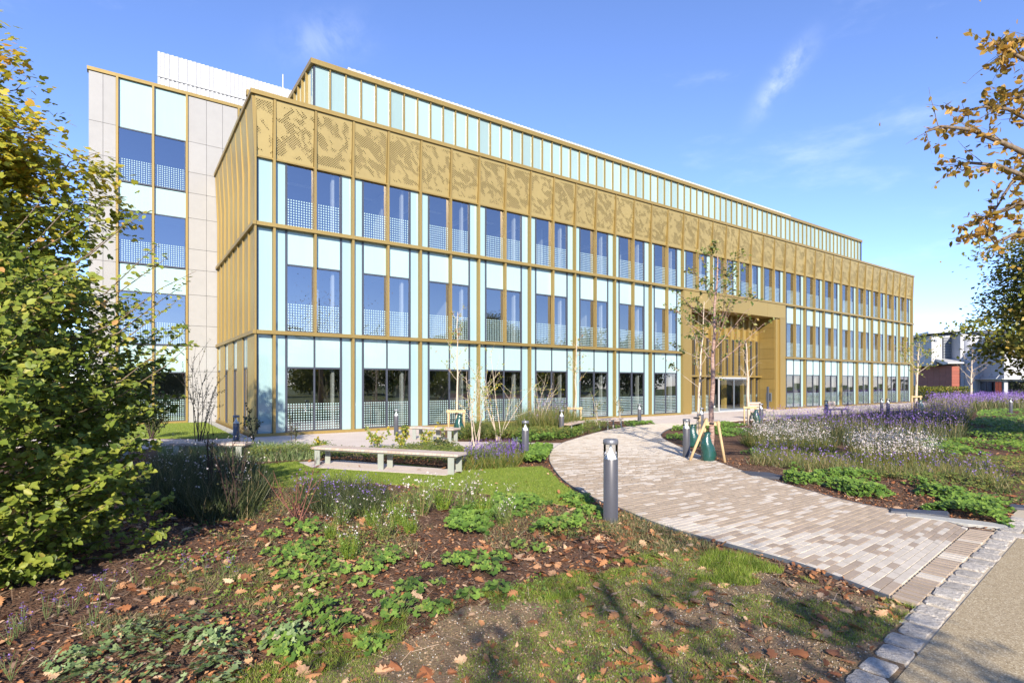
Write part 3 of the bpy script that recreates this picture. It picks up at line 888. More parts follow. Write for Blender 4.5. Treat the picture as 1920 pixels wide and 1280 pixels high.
# -- glazed roof storey, set back
PY, PX0, PX1, PZ = 3.85, 3.15, 59.3, 17.0
npn = 75; pw = (PX1 - PX0) / npn
gp = MB().box(.03, pw - .03, PY, PY + .03, 12.9, PZ - .24).build('roof_glass_panel', M['roofglass'], B, (PX0, 0, 0))
mu = MB().box(-.027, .027, PY - .10, PY + .03, 12.9, PZ - .24).build('roof_mullion', M['gold'], B, (PX0 + pw, 0, 0))
for i in range(1, npn):
    dup(gp, (PX0 + pw * i, 0, 0))
    if i > 1: dup(mu, (PX0 + pw * i, 0, 0))
MB().box(PX0, PX0 + .07, PY - .03, PY + .08, 12.9, PZ - .24).build('corner_frame', M['frame'], B)
MB().box(PX1 - .07, PX1 + .03, PY - .1, PY + .08, 12.9, PZ - .24).build('corner_frame', M['frame'], B)
MB().box(PX0 - .16, PX1 + .1, PY - .16, 16, PZ - .23, PZ).build('roof_coping', M['gold'], B)
gl = MB().box(PX0 - .03, PX0, .03, pw - .03, 12.9, PZ - .24).build('roof_glass_panel', M['roofglass'], B, (0, PY + .08, 0))
ml = MB().box(PX0 - .15, PX0, -.035, .035, 12.9, PZ - .24).build('roof_mullion', M['gold'], B, (0, PY + .08 + pw, 0))
for i in range(1, 14):
    dup(gl, (0, PY + .08 + pw * i, 0)); dup(ml, (0, PY + .08 + pw * (i + 1), 0))
MB().box(PX0 + .05, PX1 - .05, PY + .06, 15.9, 12.75, PZ - .25).build('roof_storey_core', M['roof'], B)

def corrugated(x0, x1, y, z0, z1, pitch, d=.05, name='roof_screen'):
    mb = MB(); x = x0; pts = []
    while x < x1:
        pts += [(x, y), (x + pitch*.45, y), (x + pitch*.55, y + d), (x + pitch*.95, y + d)]; x += pitch
    for (xa, ya), (xb, yb) in zip(pts[:-1], pts[1:]):
        mb.quad((xa, ya, z0), (xb, yb, z0), (xb, yb, z1), (xa, ya, z1))
    mb.box(x0, pts[-1][0], y + d + .02, y + d + .08, z0, z1 - .02)
    return mb.build(name, M['white_metal'], B)
corrugated(5.5, 49.2, 6.0, PZ + .01, 18.45, .28)
corrugated(-2.5, 26.0, 14.0, 16.4, 20.45, .22)
MB().box(-2.52, 26.0, 13.96, 13.995, 19.05, 19.10).build('screen_rail', M['white_metal'], B)
MB().tube([(4.3, 15.0, 16.0), (4.3, 15.0, 21.8)], [.05, .04], 6).build('lightning_rod', M['white_metal'], B)

# -- pale concrete wing behind the gold front
WY, WX0, WX1, WZ = 10.0, -5.38, 3.2, 16.62
MB().box(WX0 + .03, WX1, WY + .12, WY + .3, 0, WZ - .06).build('wing_wall', M['interior_dark'], B) if False else None
MB().box(WX0 + .03, -4.30, WY + .055, WY + .3, 0, WZ - .06).build('wing_wall', M['concrete'], B)
MB().box(-1.38, .92, WY + .055, WY + .3, 0, WZ - .06).build('wing_wall', M['concrete'], B)
MB().box(WX0 + .03, WX0 + .2, WY + .3, 24, 0, WZ - .06).build('wing_wall', M['concrete'], B)
MB().box(WX0 + .2, WX1, WY + 6.0, WY + 6.2, 0, WZ - .2).build('wing_wall', M['interior_dark'], B)
MB().box(WX0, WX1, WY + .3, 24, WZ - .2, WZ - .06).build('roof', M['roof'], B)
MB().box(WX0 - .06, WX1, WY - .06, WY + .35, WZ, WZ + .16).build('coping', M['gold'], B)
zj = [0]
for base in (0, 3.9, 7.8, 11.7): zj += [base + 1.05, base + 2.62, base + 3.9]
zj[-1] = WZ - .02; zj[-2] = 14.3
for xa, xb in ((WX0, -4.84), (-4.84, -4.345), (-1.385, -.55), (-.55, .19), (.19, .905)):
    for za, zb in zip(zj[:-1], zj[1:]):
        MB().box(xa + .007, xb - .007, WY, WY + .05, za + .008, zb - .008).build('concrete_panel', M['concrete'], B)
for x in (-4.30, -2.86, -1.43, .95): MB().box(x - .045, x + .045, WY - .07, WY + .12, 0.1, WZ).build('wing_mullion', M['gold'], B)
MB().box(-4.34, -1.39, WY - .06, WY + .12, 0, .12).build('plinth', M['gold'], B)
for xa, xb in ((-4.255, -2.905), (-2.815, -1.475), (.995, 3.1)):
    for i, base in enumerate((0, 3.9, 7.8, 11.7)):
        z0 = base + .12 if i == 0 else base + .04; zw = base + (2.56 if i < 3 else 2.57); z1 = base + 3.86 if i < 3 else WZ - .02
        w = MB().box(xa, xb, WY + .03, WY + .1, zw - .03, zw + .03).box(xa, xb, WY + .03, WY + .1, z0 - .04, z0 + .03).box(xa, xa + .03, WY + .035, WY + .095, z0 + .028, zw - .028).box(xb - .03, xb, WY + .035, WY + .095, z0 + .028, zw - .028).build('window', M['frame'], B)
        p = MB(); p.quad((0, 0, 0), (xb - xa, 0, 0), (xb - xa, 0, zw - z0 - .06), (0, 0, zw - z0 - .06)); p.build('pane', M['glass_frit'], w, (xa, WY + .07, z0 + .03), uv=True)
        MB().box(xa, xb, WY + .06, WY + .09, zw + .03, z1).build('spandrel_panel', M['spandrel'], B)
for z in (3.6, 7.5, 11.4): MB().box(WX0 + .2, WX1, WY + .3, WY + 6, z, z + .3).build('floor_slab', M['interior'], B)
MB().box(WX0 + .2, WX1, WY + .3, WY + 6, -.05, .06).build('floor_slab', M['interior'], B)

# no two panes sit at exactly the same angle: reflections break from pane to pane
_rp = random.Random(99)
for o in bpy.data.objects:
    if o.name.split('.')[0] == 'pane' and o.parent and o.parent.name.split('.')[0] == 'window' and o.parent.parent == B:
        o.rotation_euler = (_rp.uniform(-.006, .006), 0, _rp.uniform(-.006, .006))
# ceiling beams, shelving and partitions inside, seen dimly through the glass
for k in range(NB):
    for z in (7.62, 10.34):
        if ENT[0] <= k < ENT[1] and z < 8: continue
        MB().box(bay(k) + .3, bay(k) + .55, .6, 7.9, z, z + .18).build('ceiling_beam', M['int_col'], B)
for k in (0, 2, 5, 7, 12, 15, 18):
    MB().box(bay(k) + 1.9, bay(k) + 2.0, 1.2, 7.9, 4.08, 7.8).build('partition', M['interior'], B)
for k in (1, 4, 6, 9, 13, 16, 19):
    MB().box(bay(k) + 1.7, bay(k) + 1.8, 1.2, 7.9, 8.14, 10.45).build('partition', M['interior'], B)
for k in (2, 5, 7, 14, 16):
    MB().box(bay(k) + .8, bay(k) + 2.2, 4.6, 4.9, .06, 1.9).build('cupboard', M['int_col'], B)
# ------------------------------------------------------------------ ground, paths, kerb
g = sheet('ground', [(-400, -400), (400, -400), (400, 400), (-400, 400)], -.12, M['field']); tag(g, kind='structure')

def grid_sheet(name, x0, x1, y0, y1, step, mat, amp=.018):
    nx = int((x1 - x0) / step) + 1; ny = int((y1 - y0) / step) + 1
    X, Y = np.meshgrid(np.linspace(x0, x1, nx), np.linspace(y0, y1, ny))
    Z = amp * (.55 * vnoise(X, Y, 1.7) + .45 * vnoise(X + 9, Y + 4, 5.1))
    co = np.stack([X, Y, Z], -1).reshape(-1, 3).astype(np.float32)
    i = np.arange(nx * ny).reshape(ny, nx)
    f = np.stack([i[:-1, :-1], i[:-1, 1:], i[1:, 1:], i[1:, :-1]], -1).reshape(-1, 4)
    me = bpy.data.meshes.new(name)
    me.from_pydata(co.tolist(), [], f.tolist()); me.polygons.foreach_set("use_smooth", np.ones(len(f), bool)); me.materials.append(mat)
    o = link(name, me); tag(o, kind='structure'); return o
grid_sheet('planting_soil', -22, 46, .4, 62, .16, M['mulch'])

LEFT = [(1667,1124),(1500,1062),(1330,1015),(1240,988),(1160,955),(1110,935),(1060,905),(1038,880),(1030,862),(1036,845),(1055,832),(1085,822),(1120,812),(1170,802),(1235,795)]
RIGHT = [(1815,995),(1740,973),(1600,945),(1500,918),(1400,888),(1300,850),(1255,830),(1240,820),(1243,811),(1262,803),(1300,797),(1340,793)]
def smooth_curve(px, n):
    P = np.array([tuple(G(*p))[:2] for p in px])
    # Catmull-Rom through the points, then even arc length
    pts = []
    for i in range(len(P) - 1):
        p0 = P[max(i-1, 0)]; p1 = P[i]; p2 = P[i+1]; p3 = P[min(i+2, len(P)-1)]
        for t in np.linspace(0, 1, 24, endpoint=False):
            pts.append(.5*((2*p1) + (-p0+p2)*t + (2*p0-5*p1+4*p2-p3)*t*t + (-p0+3*p1-3*p2+p3)*t**3))
    pts.append(P[-1]); pts = np.array(pts)
    s = np.concatenate([[0], np.cumsum(np.linalg.norm(np.diff(pts, axis=0), axis=1))])
    u = np.linspace(0, s[-1], n)
    return np.stack([np.interp(u, s, pts[:, 0]), np.interp(u, s, pts[:, 1])], 1), s[-1]
_, ll = smooth_curve(LEFT, 10); _, lr = smooth_curve(RIGHT, 10)
NROW = int((ll + lr) / 2 / .100)
LC, _ = smooth_curve(LEFT, NROW + 1); RC, _ = smooth_curve(RIGHT, NROW + 1)
PATH_POLY = [tuple(p) for p in LC] + [tuple(p) for p in RC[::-1]]
ZP = .030
path = sheet('garden_path', [tuple(G(1722, 1143))[:2]] + PATH_POLY + [tuple(G(1866, 1001))[:2]], ZP - .012, M['sand']); tag(path, kind='structure')

rng = np.random.default_rng(5)
pav = []      # (quad corners, brown?)
gap = .004
for i in range(NROW):
    A0, A1, B0, B1 = LC[i], LC[i+1], RC[i], RC[i+1]
    wdt = np.linalg.norm((B0 + B1 - A0 - A1) / 2)
    pos = -rng.uniform(0, .24)
    g2 = .0045 / wdt; e = .045
    prev = rng.random()
    while pos < wdt:
        pl = rng.choice((.19, .21, .21, .23))
        a = max(pos, 0) / wdt; b = min(pos + pl, wdt) / wdt
        pos += pl
        if (b - a) * wdt < .03: continue
        lo = lambda q: A0 * (1-q) + B0 * q
        hi = lambda q: A1 * (1-q) + B1 * q
        c = [lo(a+g2)*(1-e)+hi(a+g2)*e, lo(b-g2)*(1-e)+hi(b-g2)*e, lo(b-g2)*e+hi(b-g2)*(1-e), lo(a+g2)*e+hi(a+g2)*(1-e)]
        ctr = (c[0] + c[2]) / 2
        d = ctr[1] + .28 * (ctr[0] - 3)
        # brown share along the path: pale near the kerb, brown in the middle, pale again beyond
        sh = .085
        if 7.75 < d < 14.9: sh = .80
        if 7.2 < d < 7.75: sh = .16
        if 7.75 < d < 8.2: sh = .72
        if 11.5 < d < 14.9: sh = .62
        if 15.3 < d < 15.5: sh = .8
        if d < 5.9: sh = .16
        if a * wdt < .4 and d < 7.6: sh = .42
        if rng.random() > .22: prev = rng.random()
        pav.append((c, (prev if d > 7.7 else rng.random()) < sh))
# soldier course along the kerb
K0, K1 = np.array(G(1667, 1124))[:2], np.array(G(1815, 995))[:2]
O0, O1 = np.array(G(1720, 1141))[:2], np.array(G(1864, 1002))[:2]
ns = 35
for i in range(ns):
    a = i / ns + .004; b = (i + 1) / ns - .004
    pale = i in (8, 9, 17, 18, 19, 27) or False
    w0 = .018
    c = [K0*(1-a)+K1*a, O0*(1-a)+O1*a, O0*(1-b)+O1*b, K0*(1-b)+K1*b]
    cc = [p + (sum(c)/4 - p) * .015 for p in c]
    dirv = (O0 - K0); dirv = dirv / np.linalg.norm(dirv) * .02
    cc = [cc[0] + dirv, cc[1], cc[2], cc[3] + dirv]
    pav.append((cc, not pale))
def paver_geo(mb, c, z0, z1):
    ctr = sum(c) / 4
    top = [p + (ctr - p) * np.array([.03, .03]) for p in c]
    n = len(mb.v)
    mb.v += [(p[0], p[1], z0) for p in c] + [(p[0], p[1], z1 - .004) for p in c] + [(p[0], p[1], z1) for p in top]
    for a in range(4):
        b = (a + 1) % 4
        mb.f += [(n+a, n+b, n+4+b, n+4+a), (n+4+a, n+4+b, n+8+b, n+8+a)]; mb.smooth += [False, False]
    mb.f.append((n+8, n+9, n+10, n+11)); mb.smooth.append(False)
order = sorted(range(len(pav)), key=lambda i: (sum(pav[i][0]) / 4)[1])
for i in order[:300]:
    c, br = pav[i]; ctr = sum(c) / 4
    mb = MB(); paver_geo(mb, [p - ctr for p in c], 0, .022 + rng.uniform(-.0025, .0025))
    mb.build('paver', M['paver_brown'] if br else M['paver_pale'], path, (ctr[0], ctr[1], ZP - .01))
for br, mn in ((True, 'paver_brown'), (False, 'paver_pale')):
    pass
# the farther pavers: one part, colour per paver from an attribute
t = NT('clay_pavers_far')
rp = t.attr(); isb = t.attr("brown")
nzp = t.noise(14, 5, .6, t.pos()).outputs["Fac"]
k = t.math('MULTIPLY', t.math('MULTIPLY_ADD', rp, .22, .89), t.math('MULTIPLY_ADD', nzp, .32, .84))
cm = t.mix(isb, (.51, .45, .37), (.37, .295, .215))
v = t.node("ShaderNodeVectorMath", operation='SCALE'); t.l.new(cm, v.inputs[0]); t.l.new(k, v.inputs["Scale"])
M['paver_far'] = t.done(t.pbsdf(v.outputs[0], .8, 0, .25, t.bump(nzp, .25, .01)))
mb = MB(); rv = []; bv = []
for i in order[300:]:
    c, br = pav[i]; paver_geo(mb, c, ZP - .01, ZP + .012 + rng.uniform(-.002, .002)); r = rng.random(); rv += [r] * 12; bv += [1.0 if br else 0.0] * 12
fp = mb.build('paver_field', M['paver_far'], path); tag(fp, kind='stuff')
for nm, vals in (("rnd", rv), ("brown", bv)):
    at = fp.data.attributes.new(nm, 'FLOAT', 'POINT'); at.data.foreach_set("value", np.array(vals, np.float32))
# steel edging along both sides of the path
for C in (LC, RC):
    mb = MB()
    sgn = -1 if C is LC else 1
    for i in range(0, NROW - 1):
        a, b = C[i], C[i+1]
        d = b - a; nn = np.array([d[1], -d[0]]); nn = nn / (np.linalg.norm(nn) + 1e-9) * sgn
        p = [a + nn*.004, b + nn*.004, b + nn*.011, a + nn*.011]
        mb.quad(*[(q[0], q[1], .045) for q in p]); mb.quad((*p[0], .0), (*p[1], .0), (*p[1], .045), (*p[0], .045)); mb.quad((*p[3], .0), (*p[2], .0), (*p[2], .045), (*p[3], .045))
    mb.build('steel_edging', M['steel_edge'], path)

# other paving: the branch to the left, the strip along the front, the forecourt
w2 = lambda s, y: tuple(L2W(s, y))[:2]
branch = [tuple(G(1036, 845.5))[:2], tuple(G(1052, 832))[:2], (-2.0, 18.9), (-3.2, 22.5), w2(7.8, -.13), w2(0, -.13), w2(-.26, 0), (-10.6, 19.6), (-18, 20.0), (-18, 17.4), (-9, 16.9), (-2, 16.6)]
o = sheet('side_path', branch, -.03, M['paving'], thick=.062); tag(o, kind='structure')
o = sheet('building_strip', [w2(7.8, -.13), w2(7.8, -1.35), w2(21.5, -1.5), w2(21.5, -.13)], -.03, M['paving'], thick=.066); tag(o, kind='structure')
court = [tuple(LC[-1]), tuple(RC[-1]), (12.26, 29.6), (16, 31.8), (19.9, 34.6), (26, 38.6), (32.5, 43.6), (41, 52), w2(62.5, -.13), w2(37, -.13), w2(36.4, 1.4), w2(25.5, 1.4), w2(24.9, -.13), w2(21.5, -.13), w2(21.5, -1.5), tuple(LC[-6])]
court = [tuple(LC[-1]), tuple(RC[-1])] + court[2:-1] + [(5.9, 29.2)]
o = sheet('forecourt', court, -.03, M['paving'], thick=.064); tag(o, kind='structure')
o = sheet('far_path', [(40, 44), (70, 46), (70, 50), (42, 48)], -.03, M['paving'], thick=.06); tag(o, kind='structure')
EDGE = [w2(-.28, 0.0), w2(-.28, 10.0), w2(-.55, 10.0), w2(-.55, 0.0)]
o = sheet('wall_edging', EDGE, -.03, M['palestone'], thick=.09); tag(o, kind='structure')

# lawns
LAWN = [tuple(G(*p))[:2] for p in [(395,905),(440,884),(478,873),(560,866),(640,866),(760,872),(870,884),(960,878),(1015,876),(1030,882),(1050,905),(1098,938),(1128,962),(1105,962),(1060,948),(1000,940),(900,925),(800,912),(680,905),(560,912),(470,915)]]
o = sheet('lawn', LAWN, -.03, M['turf'], thick=.055); tag(o, kind='structure')
WLAWN = [w2(-.6, 10.0), w2(-5.4, 10.0), (-30, 22), (-30, 20.6), (-16, 20.3), (-11, 20.2), w2(-.6, .3)]
o = sheet('lawn', WLAWN, -.03, M['turf'], thick=.055); tag(o, kind='structure')
BARE = [(-1.6, 2.0), (2.55, 3.4), (3.5, 4.95), (3.05, 5.35), (2.45, 6.3), (1.9, 6.55), (1.3, 5.9), (.5, 5.3), (-.35, 5.0), (-.9, 4.3), (-1.9, 3.2)]
def ragged(poly, step, amp):
    out = []
    for i in range(len(poly)):
        a = np.array(poly[i]); b = np.array(poly[(i + 1) % len(poly)]); L = np.linalg.norm(b - a); n = max(1, int(L / step))
        d = (b - a) / L; nn = np.array([-d[1], d[0]])
        for k_ in range(n):
            q = a + (b - a) * k_ / n
            out.append(tuple(q + nn * amp * float(vnoise(q[0], q[1], 3.1) + .6 * vnoise(q[0] + 3, q[1], 8.0))))
    return out
o = sheet('bare_ground', ragged(BARE, .06, .10), .0, M['bare'], thick=.026); tag(o, kind='structure')

# kerb of granite setts and the bound gravel road
KD = np.array([.759, .652]); KP = np.array([.652, -.759]); KA = np.array([2.46, 3.92])
kat = lambda a, p: KA + KD * a + KP * p
kerb = sheet('kerb', [kat(-6, -.03), kat(9, -.03), kat(9, .26), kat(-6, .26)], -.03, M['sand'], thick=.055); tag(kerb, kind='structure')
rk = random.Random(11)
for i in range(-9, 23):
    a = i * .292 + rk.uniform(-.012, .012)
    w = .248 + rk.uniform(-.02, .015); d0 = .005 + rk.uniform(-.012, .012); d1 = .215 + rk.uniform(-.018, .018)
    if i == 18: d1 += .12
    mb = MB()
    base = [(0, d0), (w, d0 + rk.uniform(-.012, .012)), (w + rk.uniform(-.015, .015), d1), (rk.uniform(-.012, .012), d1 + rk.uniform(-.012, .012))]
    # rounded irregular stone: outline points, top drawn in
    ring = []
    for j in range(4):
        p, q = np.array(base[j]), np.array(base[(j+1) % 4])
        for f_ in (.10, .36, .64, .90): ring.append(p*(1-f_) + q*f_ + np.array([rk.uniform(-.007, .007), rk.uniform(-.007, .007)]))
    ctr = sum(ring) / len(ring); n = len(ring)
    W = lambda q, z: (*(KD*q[0] + KP*q[1]), z)
    tz = .045 + rk.uniform(-.004, .006)
    jj = lambda s: rk.uniform(-s, s)
    rings = [[W(q, -.03) for q in ring], [W(q, tz - .012) for q in ring], [W(ctr + (q-ctr)*.955, tz - .004 + jj(.002)) for q in ring], [W(ctr + (q-ctr)*.55, tz + jj(.0035)) for q in ring]]
    for r_ in rings: mb.v += r_
    for L_ in range(3):
        for j in range(n):
            k2 = (j+1) % n
            mb.f.append((L_*n+j, (L_+1)*n+j, (L_+1)*n+k2, L_*n+k2)); mb.smooth.append(False)
    mb.f.append(tuple(3*n + j for j in range(n))[::-1]); mb.smooth.append(True)
    o = mb.build('stone', M['sett'], kerb, (*(kat(a, 0)), 0)); recalc(o)
road = sheet('gravel_road', [kat(-8, .235), kat(8.2, .235), kat(60, 6), kat(60, 14), kat(-8, 14)], -.03, M['resin'], thick=.062); tag(road, kind='structure')

# flat slabs and drain covers in the right bed
def slab_thing(name, label, cat, px, mat, h, group=None, jag=.02):
    P = [G(*p) for p in px]; c = sum(P, Vector()) / len(P)
    rr = random.Random(len(label)); mb = MB(); ring = []
    for j in range(len(P)):
        a, b = P[j] - c, P[(j+1) % len(P)] - c
        for f_ in (0, .33, .66): ring.append(a.lerp(b, f_) + Vector((rr.uniform(-jag, jag), rr.uniform(-jag, jag), 0)))
    n = len(ring)
    for z, k in ((0, 1), (h * .8, 1), (h, .97)): mb.v += [(p.x*k, p.y*k, z) for p in ring]
    for L_ in range(2):
        for j in range(n): mb.f.append((L_*n+j, L_*n+(j+1) % n, (L_+1)*n+(j+1) % n, (L_+1)*n+j)); mb.smooth.append(False)
    mb.f.append(tuple(2*n+j for j in range(n))); mb.smooth.append(False)
    o = mb.build(name, mat, None, (c.x, c.y, .0)); recalc(o); tag(o, label, cat, group); return o
slab_thing('slate_slab', 'dark rough slate slab lying on mulch beside the geraniums', 'stone slab', [(1668,960),(1776,966),(1778,975),(1700,968),(1672,966)], M['slate'], .07)
slab_thing('stone_slab', 'long pale stone slab lying between the path and dark slate', 'stone slab', [(1697,966),(1790,977),(1898,990),(1886,996),(1780,983),(1702,973)], M['palestone'], .05)
slab_thing('slate_slab', 'thin dark slate set flush in the mulch left of the geraniums', 'stone slab', [(1388,886),(1440,889),(1468,895),(1462,899),(1410,895)], M['slate'], .05)
slab_thing('slate_slab', 'dark slate slab at the right edge behind the geraniums', 'stone slab', [(1893,950),(1935,955),(1938,961),(1896,957)], M['slate'], .06)
# ------------------------------------------------------------------ background building on the right
def rp(x, Y, z=0): return Vector((x, Y, z))
WB = empty('lab_building', (56.0, 70.0, 0), math.atan2(.97, .25))
tag(WB, 'white panelled building with a red tiled box and curved corner beyond the flower bed', 'building')
# local x runs away along the shaded side, local y to the left, so the lit fronts face -x and lie at y<0
def wb(x0, x1, y0, y1, z0, z1, name, m, top=None): return MB().box(x0, x1, y0, y1, z0, z1, top).build(name, m, WB)
wb(.02, 9.6, -.9, -.02, 1.2, 4.25, 'tiled_box', M['redtile'])
for i in range(8):
    z = 1.2 + i * .381
    for j in range(6):
        wb(.01 + j*1.6, 1.6 + j*1.6 - .02, -.02, .012, z + .012, z + .37, 'tile', M['redtile'])
    wb(-.012, .018, -.88, -.012, z + .012, z + .37, 'tile', M['redtile'])
wb(.0, .5, -.8, -.05, 0, 1.2, 'pier', M['redtile'])
wb(.6, 9.6, -.9, -.1, 0, 1.2, 'plinth', M['white_wall'])
# glazed slot, white wall and curved corner tower
wb(.5, .6, -1.0, -.55, 0, 4.3, 'slot_window', M['frame'])
for z in (.1, 1.15, 2.2, 3.25): wb(.42, .5, -.97, -.58, z, z + .95, 'pane', M['glass'])
wb(.2, 14, -2.75, -1.0, 0, 8.2, 'wall', M['white_wall'])
for i in range(6): wb(.17, .195, -1.9, -1.02, .03 + i*1.36, 1.36 + i*1.36, 'wall_panel', M['white_wall'])
mb = MB(); mb.lathe([(1.05, 0), (1.05, 7.9), (.98, 7.95), (.01, 7.95)], 28); tw = mb.build('corner_tower', M['white_wall'], WB, (.5, -2.35, 0))
for z in (1.3, 2.6, 3.9, 5.2, 6.5): MB().lathe([(1.055, 0), (1.055, .03)], 28, z0=z).build('joint', M['grey_roof'], tw)
# upper storey behind the canopy
wb(2.5, 14, -1.0, 1.2, 4.3, 8.3, 'wall', M['white_wall'])
for i in range(8): wb(2.6 + i*1.4, 3.95 + i*1.4, 1.2, 1.225, 4.4, 8.2 - i*.08, 'wall_panel', M['white_wall'])
wb(2.46, 2.498, .1, 1.15, 4.4, 8.2, 'wall_panel', M['white_wall'])
wb(2.40, 2.498, -1.9, -.05, 5.0, 8.0, 'louvre_frame', M['frame'])
for i in range(14): wb(2.30, 2.39, -1.85, -.10, 5.06 + i*.208, 5.06 + i*.208 + .12, 'louvre_slat', M['louvre'])
wb(2.3, 2.498, .55, .85, 7.5, 7.8, 'roof_vent', M['louvre'])
# canopy roof over the tiled box, folding up
mb = MB()
prof = [(-.7, 4.45), (-.7, 4.6), (3.2, 5.35), (9.6, 5.5), (9.6, 5.3), (3.2, 5.1), (.4, 4.35)]
n_ = len(prof)
a = [(x, .75, z) for x, z in prof]; b = [(x, -1.0, z) for x, z in prof]
mb.poly(a); mb.poly(b[::-1])
for i in range(n_): mb.quad(a[(i+1) % n_], a[i], b[i], b[(i+1) % n_])
recalc(mb.build('canopy', M['white_metal'], WB))
# curved roof edge falling away, second roof over the tower
mb = MB(); cur = [(1.6, 8.75), (4, 8.7), (7, 8.5), (10, 8.15), (14.5, 7.5)]
for (xa, za), (xb, zb) in zip(cur[:-1], cur[1:]):
    mb.quad((xa, 1.9, za), (xb, 1.9, zb), (xb, -3, zb + .35), (xa, -3, za + .35)); mb.quad((xa, 1.9, za - .3), (xa, -3, za + .05), (xb, -3, zb + .05), (xb, 1.9, zb - .3))
    mb.quad((xa, 1.9, za - .3), (xb, 1.9, zb - .3), (xb, 1.9, zb), (xa, 1.9, za))
mb.quad((1.6, 1.9, 8.45), (1.6, 1.9, 8.75), (1.6, -3, 9.1), (1.6, -3, 8.8))
mb.build('roof', M['grey_roof'], WB)
wb(-.6, 6, -6.0, -2.9, 8.2, 8.5, 'roof', M['grey_roof'], top=(-1.2, 6, -6.4, -2.2))
mb = MB().bar((8, 1.5, 9.0), (8, -2.5, 9.2), .05, .05)
for y in (1.5, -.5, -2.5): mb.bar((8, y, 8.3), (8, y, 9.7), .06, .06)
mb.build('roof_rail', M['white_metal'], WB)
# wing coming forward to the right, with a shaded side, a sunshade and low windows
wb(-5.5, 3, -13, -2.75, 0, 7.6, 'wing', M['white_wall'])
for i in range(4):
    for j in range(4): wb(-5.45 + i*1.36, -4.13 + i*1.36, -2.75, -2.725, 2.75 + j*1.2, 3.92 + j*1.2, 'wall_panel', M['white_wall'])
for j in range(7):
    for q in range(4): wb(-5.525, -5.5, -4.2 - j*1.4, -2.84 - j*1.4, 2.75 + q*1.2, 3.92 + q*1.2, 'wall_panel', M['white_wall'])
wb(-5.6, -.6, -2.75, -2.15, 2.42, 2.52, 'sunshade', M['white_metal']); wb(-6.2, -5.6, -13, -2.15, 2.42, 2.52, 'sunshade', M['white_metal'])
for i in range(3):
    w = wb(-5.2 + i*1.55, -3.8 + i*1.55, -2.75, -2.70, .45, 2.2, 'window', M['frame'])
    wb(-5.12 + i*1.55, -4.53 + i*1.55, -2.70, -2.68, .53, 2.12, 'pane', M['glass']); wb(-4.47 + i*1.55, -3.88 + i*1.55, -2.70, -2.68, .53, 2.12, 'pane', M['glass'])
    mb = MB().bar((-5.0 + i*1.9, -2.2, 2.52), (-5.0 + i*1.9, -2.72, 3.2), .05, .05); mb.build('strut', M['white_metal'], WB)
for j in range(4):
    y = -3.1 - j*2.3
    w = wb(-5.56, -5.5, y - 2.0, y, .45, 2.2, 'window', M['frame'])
    for q in range(2): wb(-5.60, -5.56, y - 1.95 + q*.98, y - 1.0 + q*.96, .52, 2.14, 'pane', M['glass'])

# ------------------------------------------------------------------ lamp bollards
def make_bollard(loc, s):
    r = empty('bollard', loc)
    MB().lathe([(.100, 0), (.100, .012), (.092, .012), (.092, .795), (.086, .80), (.001, .80)], 24).build('post', M['bollard'], r)
    MB().lathe([(.086, .80), (.082, .815), (.055, .85), (.03, .89), (.016, .93), (.012, .985)], 20).build('reflector', M['white_cone'], r)
    MB().lathe([(.090, .80), (.090, .99)], 24).build('lens', M['glass_clear'], r)
    MB().lathe([(.001, .985), (.094, .985), (.096, .995), (.096, 1.035), (.085, 1.05), (.001, 1.053)], 24).build('cap', M['bollard_cap'], r)
    r.scale = (s, s, s)
    return r
BOL = [((1145, 978), 1.165, 'largest grey lamp bollard standing in the near bed left of the brick path'),
       ((985, 863), 1.0, 'grey lamp bollard at the end of the purple salvia by the path'),
       ((1287, 859), 1.02, 'grey lamp bollard left of the staked cherry tree on mulch'),
       ((1053, 819), .98, 'grey lamp bollard behind low geraniums beside the short bench'),
       ((1199, 797), .98, 'grey lamp bollard at the tip of the bed near the gold entrance'),
       ((743, 817), .98, 'grey lamp bollard between the foreground bench and the corner glass wall'),
       ((443, 842), 1.0, 'dark grey lamp bollard in shade in front of the gold side wall'),
       ((1315, 813), 1.0, 'grey lamp bollard hidden partly behind the rear staked cherry tree'),
       ((1427, 797), 1.0, 'grey lamp bollard right of the bare staked tree facing the doors'),
       ((1549, 785), 1.0, 'grey lamp bollard beside the dark bench with a backrest'),
       ((1653, 776), .98, 'pale slim lamp bollard close to the far end of the gold front'),
       ((1665, 780), 1.02, 'dark lamp bollard rising from the purple flowers near the far end'),
       ((1895, 777), 1.0, 'lone lamp bollard at the far right edge by the distant path')]
b0 = None
for (px, s, lab) in BOL:
    p = G(*px)
    if b0 is None: o = b0 = make_bollard(p, s)
    else: o = copy_tree(b0); o.location = p; o.scale = (s, s, s)
    tag(o, lab, 'bollard', 'lamp bollards along the paths')

